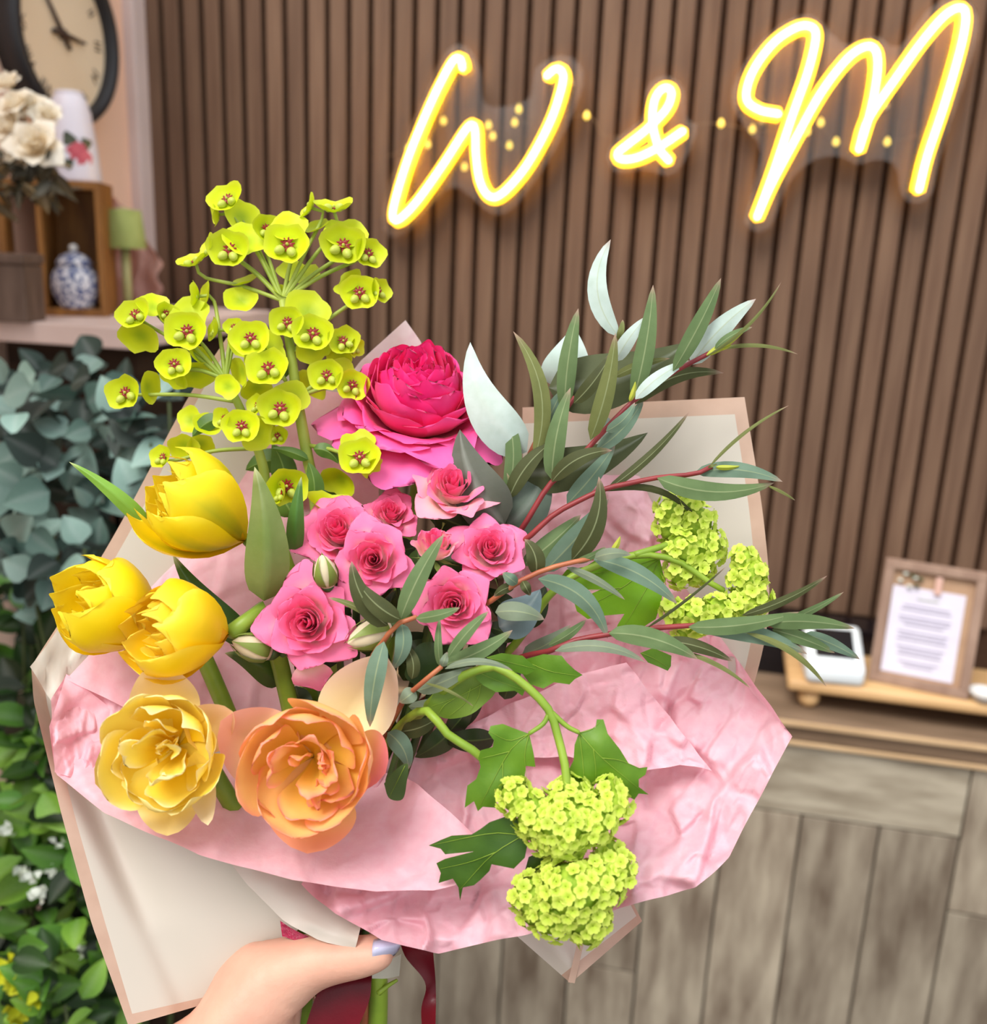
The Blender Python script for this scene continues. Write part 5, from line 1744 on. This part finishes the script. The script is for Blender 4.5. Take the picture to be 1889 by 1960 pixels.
band('tail', [(640, 1850, .530), (618, 1880, .522), (596, 1930, .518), (572, 2010, .515)], [(725, 1842, .530), (712, 1870, .520), (705, 1920, .517), (664, 2010, .518)], M['satin'], rbn)
band('tail', [(760, 1780, .535), (775, 1830, .530), (814, 1882, .524), (806, 1935, .528), (812, 2010, .530)], [(826, 1770, .530), (829, 1820, .522), (834, 1885, .530), (834, 1940, .522), (832, 2010, .526)], M['satin'], rbn, nu=26)
band('knot_loop', [(536, 1762, .510), (560, 1778, .508), (600, 1796, .506), (640, 1806, .505)], [(540, 1792, .508), (565, 1800, .506), (600, 1808, .504), (640, 1816, .504)], M['glitter'], rbn)
V, F = lathe_geo([(.017, -.012), (.019, -.006), (.0195, 0), (.019, .006), (.017, .012)], 24, BIND, frame_from(cdir(.05, .85, .5)), caps=False)
obj('wrap_band', V, F, M['satin'], rbn)
for i, (px0, px1, py0, r, mt, d, nm) in enumerate(((590, 578, 1868, .0042, 'tulipstem', .540, 'thick pale green cut stem end beside the wrist'), (722, 722, 1855, .0052, 'tulipstem', .528, 'thick bright green cut stem end with a side nub'), (699, 698, 1880, .0030, 'orstem', .530, 'thin coral pink cut stem end'), (675, 672, 1870, .0034, 'greenstem', .534, 'green cut stem end partly behind the ribbon tail'))):
    t_ = thing('cut_stem', nm, 'flower stem', tuple(at(px1, 2010, d)))
    tube('stem', [at(lerp(px0, 660, .4), py0 - 30, .545), at(px0, py0, d), at(px1, 2010, d + .01)], [r * .9, r, r], M[mt], t_, smoothn=14, n=12)
    if i == 1:
        tube('nub', [at(724, 1900, d - .004), at(745, 1885, d - .004), at(760, 1876, d - .004)], [.0018, .0012, .0008], M['tulipstem'], t_, smoothn=8, n=6)
bandt = band('binding_tape', [(712, 1842, .520), (745, 1836, .522), (768, 1826, .528)], [(712, 1873, .520), (740, 1873, .522), (764, 1868, .528)], M['tape'], rbn, nu=8)

# ------------------------------------------------------------------ hand
pv = at(470, 1905, .500)
hd = thing('person', 'bare forearm and hand with lilac thumbnail gripping the bouquet', 'person', tuple(at(420, 1990, .50)))
joints = {}
vs, es, rad = [], [], []


def jv(px, py, d, r, par=None):
    vs.append(at(px, py, d) - ORG[hd])
    rad.append(r)
    if par is not None:
        es.append((par, len(vs) - 1))
    return len(vs) - 1


w = jv(470, 1925, .512, (.0265, .024))
a1 = jv(395, 2010, .512, (.0285, .026), w)
a2 = jv(300, 2130, .515, (.032, .030), a1)
a3 = jv(190, 2270, .52, (.036, .034), a2)
a4 = jv(20, 2480, .535, (.040, .038), a3)
a5 = jv(-260, 2800, .56, (.044, .042), a4)
tb = jv(540, 1868, .512, (.0200, .021), w)
t1_ = jv(590, 1842, .508, (.0150, .016), tb)
t2_ = jv(640, 1836, .504, (.0120, .0125), t1_)
t3_ = jv(690, 1832, .501, (.0108, .0108), t2_)
t4_ = jv(728, 1822, .500, (.0098, .0092), t3_)
t5_ = jv(752, 1813, .501, (.0062, .0058), t4_)
pm_ = jv(540, 1850, .545, (.020, .022), w)
for (kx, ky, kd, dy, ln) in ((580, 1790, .568, -22, 1.0), (590, 1822, .578, -6, 1.08), (585, 1852, .585, 8, 1.0), (570, 1875, .588, 16, .82)):
    k1 = jv(kx, ky, kd, (.0108, .0108), pm_)
    k2 = jv(kx + 70 * ln, ky + dy * .4, kd + .012, (.0094, .0094), k1)
    k3 = jv(kx + 125 * ln, ky + dy * .6, kd + .000, (.0084, .0084), k2)
    k4 = jv(kx + 140 * ln, ky + dy * .8, kd - .016, (.0074, .0074), k3)
me = bpy.data.meshes.new('body')
me.from_pydata([tuple(v) for v in vs], es, [])
ho = bpy.data.objects.new('hand', me)
COL.objects.link(ho)
ho.parent = hd
ORG[ho] = ORG[hd]
sk = ho.modifiers.new('skin', 'SKIN')
sk.use_smooth_shade = True
for i, r in enumerate(rad):
    me.skin_vertices[0].data[i].radius = r
me.skin_vertices[0].data[0].use_root = True
sb_ = ho.modifiers.new('sub', 'SUBSURF')
sb_.levels = 3
sb_.render_levels = 3
me.materials.append(M['skin'])
# nail: curved plate on the thumb tip
V, F = [], []
NA_ = 9
for i in range(NA_):
    u = i / (NA_ - 1)
    for j in range(NA_):
        v = -1 + 2 * j / (NA_ - 1)
        px = lerp(712, 766, u) - 3 * v * v * (1 if u > .5 else -1)
        hw = lerp(24, 23, u) * (1 - .45 * max(0, (u - .6) / .4) ** 2.2)
        py = lerp(1822, 1808, u) + hw * v
        V.append(at(px, py, .4905 + .0075 * v * v + .0055 * u * u))
for i in range(NA_ - 1):
    for j in range(NA_ - 1):
        k = i * NA_ + j
        F.append((k, k + 1, k + NA_ + 1, k + NA_))
nl = obj('thumbnail', V, F, M['nail'], hd)
nl['label'] = 'lilac polished thumbnail'
sd_ = nl.modifiers.new('thick', 'SOLIDIFY')
sd_.thickness = .0012

# ------------------------------------------------------------------ cream silk roses on the shelf
for i, (px, py, R, d, axx) in enumerate(((22, 190, 34, 1.22, (-.2, .5, .8)), (20, 182, 0, 0, None), (62, 268, 48, 1.20, (.1, .1, 1)), (58, 195, 30, 1.24, (.2, .4, .9)), (8, 235, 36, 1.22, (-.3, .1, .9)), (30, 300, 34, 1.23, (-.1, -.3, .9)), (92, 215, 28, 1.24, (.5, .3, .8)), (10, 150, 30, 1.24, (-.2, .6, .7)))):
    if not R:
        continue
    rs = random.Random(i)
    s, ax, fr, org = flower_frame(px, py, d, R * 1.3, axx, i, .5)
    lab = ['cream silk rose tilted upward in the bunch before the clock', '', 'largest cream silk rose in the bunch beside the rose-printed pail', 'small cream silk rose above the largest one', 'cream silk rose at the frame edge beside the largest one', 'lowest cream silk rose hanging over the brown moss', 'small cream silk rose touching the enamel pail', 'topmost cream silk rose under the clock rim'][i]
    t_ = thing('silk_rose', lab, 'artificial rose', tuple(org))
    for k in range(13):
        q = k / 12
        V, F, C = petal_geo(fr, org, s, k * 2.4, lerp(1.5, .8, q), .06 + .6 * q ** .8, lerp(.85, .5, q), .05 + .35 * q * q, .25 * q * q, nu=6, nv=7, ruff=.08, seed=i * 40 + k, colf=lambda u, v, z: mix(srgb(240, 216, 170), srgb(255, 248, 232), sst(.0, .8, u)))
        obj('petal', V, F, M['petal_cream'], t_, C)
    tube('stem', [org, org - ax * s * .6, kp(-.045, -.03, chh + .003)], .002, M['bgstem'], t_, n=6, smoothn=8)
vb = kp(-.045, -.03, chh + .003)
ms = thing('dried_moss', 'tuft of dried brown foliage under the cream silk roses', 'dried foliage', tuple(vb))
rs = random.Random(9)
lfm = {}


def simple_leaf_mesh(name, mat, c0, c1, shape=1.0, wide=.5, cup=.15, nu=7, nv=5):
    V, F, C = [], [], []
    for i in range(nu):
        u = i / (nu - 1)
        w_ = wide * math.sin(PI * min(1, u ** (.8 * shape))) ** .8 if 0 < u < 1 else .02
        for j in range(nv):
            v = -1 + 2 * j / (nv - 1)
            V.append(Vector((u, w_ * v, cup * (abs(v) ** 1.5) * w_ * 2 - .12 * u * u)))
            C.append(mix(mix(c0, c1, u), (1, 1, 1), .06 if abs(v) < .1 else 0))
    for i in range(nu - 1):
        for j in range(nv - 1):
            k = i * nv + j
            F.append((k, k + 1, k + nv + 1, k + nv))
    o = obj(name, V, F, mat, None, C)
    m_ = o.data
    bpy.data.objects.remove(o)
    return m_


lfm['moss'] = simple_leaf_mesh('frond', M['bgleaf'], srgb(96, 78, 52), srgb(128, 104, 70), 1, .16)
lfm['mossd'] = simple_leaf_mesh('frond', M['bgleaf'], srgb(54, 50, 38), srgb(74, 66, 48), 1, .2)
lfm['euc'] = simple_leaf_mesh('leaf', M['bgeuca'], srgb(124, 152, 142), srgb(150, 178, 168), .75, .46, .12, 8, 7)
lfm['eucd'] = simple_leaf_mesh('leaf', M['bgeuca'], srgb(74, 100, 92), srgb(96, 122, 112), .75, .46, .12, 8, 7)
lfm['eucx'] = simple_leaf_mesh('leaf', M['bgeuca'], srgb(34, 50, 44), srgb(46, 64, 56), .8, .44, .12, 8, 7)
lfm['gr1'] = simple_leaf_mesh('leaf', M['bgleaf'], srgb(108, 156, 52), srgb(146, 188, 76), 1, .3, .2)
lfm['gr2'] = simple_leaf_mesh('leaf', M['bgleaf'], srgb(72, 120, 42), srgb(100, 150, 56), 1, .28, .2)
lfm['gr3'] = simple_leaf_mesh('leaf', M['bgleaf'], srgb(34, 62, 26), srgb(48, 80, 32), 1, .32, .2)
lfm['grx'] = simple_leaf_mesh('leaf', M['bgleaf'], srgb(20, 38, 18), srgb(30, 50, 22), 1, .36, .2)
lfm['yl'] = simple_leaf_mesh('floret', M['yellowbloom'], srgb(200, 200, 40), srgb(220, 220, 60), .8, .4, .2, 5, 3)
lfm['wh'] = simple_leaf_mesh('floret', M['whitebloom'], srgb(230, 236, 226), srgb(240, 244, 236), .8, .4, .2, 5, 3)


def leaf_at(name, key, p, size, dirn, parent, rs):
    z = Vector((rs.uniform(-1, 1), rs.uniform(-1, 1), rs.uniform(.2, 1)))
    x = dirn.normalized()
    z = (z + RC @ Vector((0, 0, 1.1))).normalized()
    z = (z - x * z.dot(x)).normalized()
    y = z.cross(x)
    R_ = Matrix((x, y, z)).transposed() * size
    inst(name, lfm[key], Matrix.Translation(p) @ R_.to_4x4(), parent)


for k in range(110):
    p = at(rs.uniform(-20, 108), rs.uniform(290, 390), rs.uniform(1.22, 1.3))
    leaf_at('frond', 'moss' if k % 2 else 'mossd', p, rs.uniform(.02, .04), Vector((rs.uniform(-1, 1), rs.uniform(-1, 1), rs.uniform(-1, .4))), ms, rs)
tube('stalk', [vb, at(60, 345, 1.27), at(50, 320, 1.25)], .002, M['bgstem'], ms, n=6, smoothn=8)


# ------------------------------------------------------------------ potted plants on the left
def pot(root, c, r, h, mat):
    lathe('pot', [(r * .7, 0), (r * .95, h * .8), (r, h * .86), (r * 1.04, h), (r * .92, h), (r * .88, h * .9), (.001, h * .88)], mat, root, n=28, c=c)


def bush(name, label, cat, region, dr, base, n, keys, size, seed, potspec, flowers=None, stems=9, group=None):
    """region: list of (px,py) blobs with radius; leaves hang on stems that rise from the pot"""
    rs = random.Random(seed)
    t_ = thing(name, label, cat, tuple(base), group)
    pr, ph, pmat = potspec
    pot(t_, base, pr, ph, M[pmat])
    crown = Vector(base) + Vector((0, 0, ph * .88))
    tips = []
    for k in range(stems):
        b = rs.choice(region)
        tip_ = at(b[0] + rs.uniform(-1, 1) * b[2] * .8, b[1] + rs.uniform(-1, 1) * b[2] * .8, rs.uniform(*dr))
        mid = crown.lerp(tip_, .5) + Vector((rs.uniform(-.03, .03), rs.uniform(-.03, .03), .04))
        tube('stem', [crown, mid, tip_], [.004, .003, .0015], M['bgstem'], t_, n=6, smoothn=12)
        tips.append((crown, mid, tip_))
    tot = sum(b[2] ** 2 for b in region)
    for b in region:
        for k in range(int(n * b[2] ** 2 / tot)):
            a, q = rs.uniform(0, 6.28), math.sqrt(rs.random())
            d = rs.uniform(*dr)
            p = at(b[0] + b[2] * q * math.cos(a), b[1] + b[2] * q * math.sin(a), d)
            dd = Vector((rs.uniform(-1, 1), rs.uniform(-1, .4), rs.uniform(-.7, .9)))
            key = rs.choice(keys)
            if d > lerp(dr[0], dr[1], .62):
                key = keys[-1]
            leaf_at('leaf', key, p, rs.uniform(*size), dd, t_, rs)
    for (px, py, d, key, m_, fs) in (flowers or []):
        for k in range(m_):
            leaf_at('floret', key, at(px + rs.uniform(-12, 12), py + rs.uniform(-14, 14), d + rs.uniform(-.01, .01)), fs, Vector((rs.uniform(-1, 1), rs.uniform(-1, 0), rs.uniform(-.4, 1))), t_, rs)
    return t_


def ground(px, d):
    p = at(px, 1500, d)
    return Vector((p.x, p.y, 0))


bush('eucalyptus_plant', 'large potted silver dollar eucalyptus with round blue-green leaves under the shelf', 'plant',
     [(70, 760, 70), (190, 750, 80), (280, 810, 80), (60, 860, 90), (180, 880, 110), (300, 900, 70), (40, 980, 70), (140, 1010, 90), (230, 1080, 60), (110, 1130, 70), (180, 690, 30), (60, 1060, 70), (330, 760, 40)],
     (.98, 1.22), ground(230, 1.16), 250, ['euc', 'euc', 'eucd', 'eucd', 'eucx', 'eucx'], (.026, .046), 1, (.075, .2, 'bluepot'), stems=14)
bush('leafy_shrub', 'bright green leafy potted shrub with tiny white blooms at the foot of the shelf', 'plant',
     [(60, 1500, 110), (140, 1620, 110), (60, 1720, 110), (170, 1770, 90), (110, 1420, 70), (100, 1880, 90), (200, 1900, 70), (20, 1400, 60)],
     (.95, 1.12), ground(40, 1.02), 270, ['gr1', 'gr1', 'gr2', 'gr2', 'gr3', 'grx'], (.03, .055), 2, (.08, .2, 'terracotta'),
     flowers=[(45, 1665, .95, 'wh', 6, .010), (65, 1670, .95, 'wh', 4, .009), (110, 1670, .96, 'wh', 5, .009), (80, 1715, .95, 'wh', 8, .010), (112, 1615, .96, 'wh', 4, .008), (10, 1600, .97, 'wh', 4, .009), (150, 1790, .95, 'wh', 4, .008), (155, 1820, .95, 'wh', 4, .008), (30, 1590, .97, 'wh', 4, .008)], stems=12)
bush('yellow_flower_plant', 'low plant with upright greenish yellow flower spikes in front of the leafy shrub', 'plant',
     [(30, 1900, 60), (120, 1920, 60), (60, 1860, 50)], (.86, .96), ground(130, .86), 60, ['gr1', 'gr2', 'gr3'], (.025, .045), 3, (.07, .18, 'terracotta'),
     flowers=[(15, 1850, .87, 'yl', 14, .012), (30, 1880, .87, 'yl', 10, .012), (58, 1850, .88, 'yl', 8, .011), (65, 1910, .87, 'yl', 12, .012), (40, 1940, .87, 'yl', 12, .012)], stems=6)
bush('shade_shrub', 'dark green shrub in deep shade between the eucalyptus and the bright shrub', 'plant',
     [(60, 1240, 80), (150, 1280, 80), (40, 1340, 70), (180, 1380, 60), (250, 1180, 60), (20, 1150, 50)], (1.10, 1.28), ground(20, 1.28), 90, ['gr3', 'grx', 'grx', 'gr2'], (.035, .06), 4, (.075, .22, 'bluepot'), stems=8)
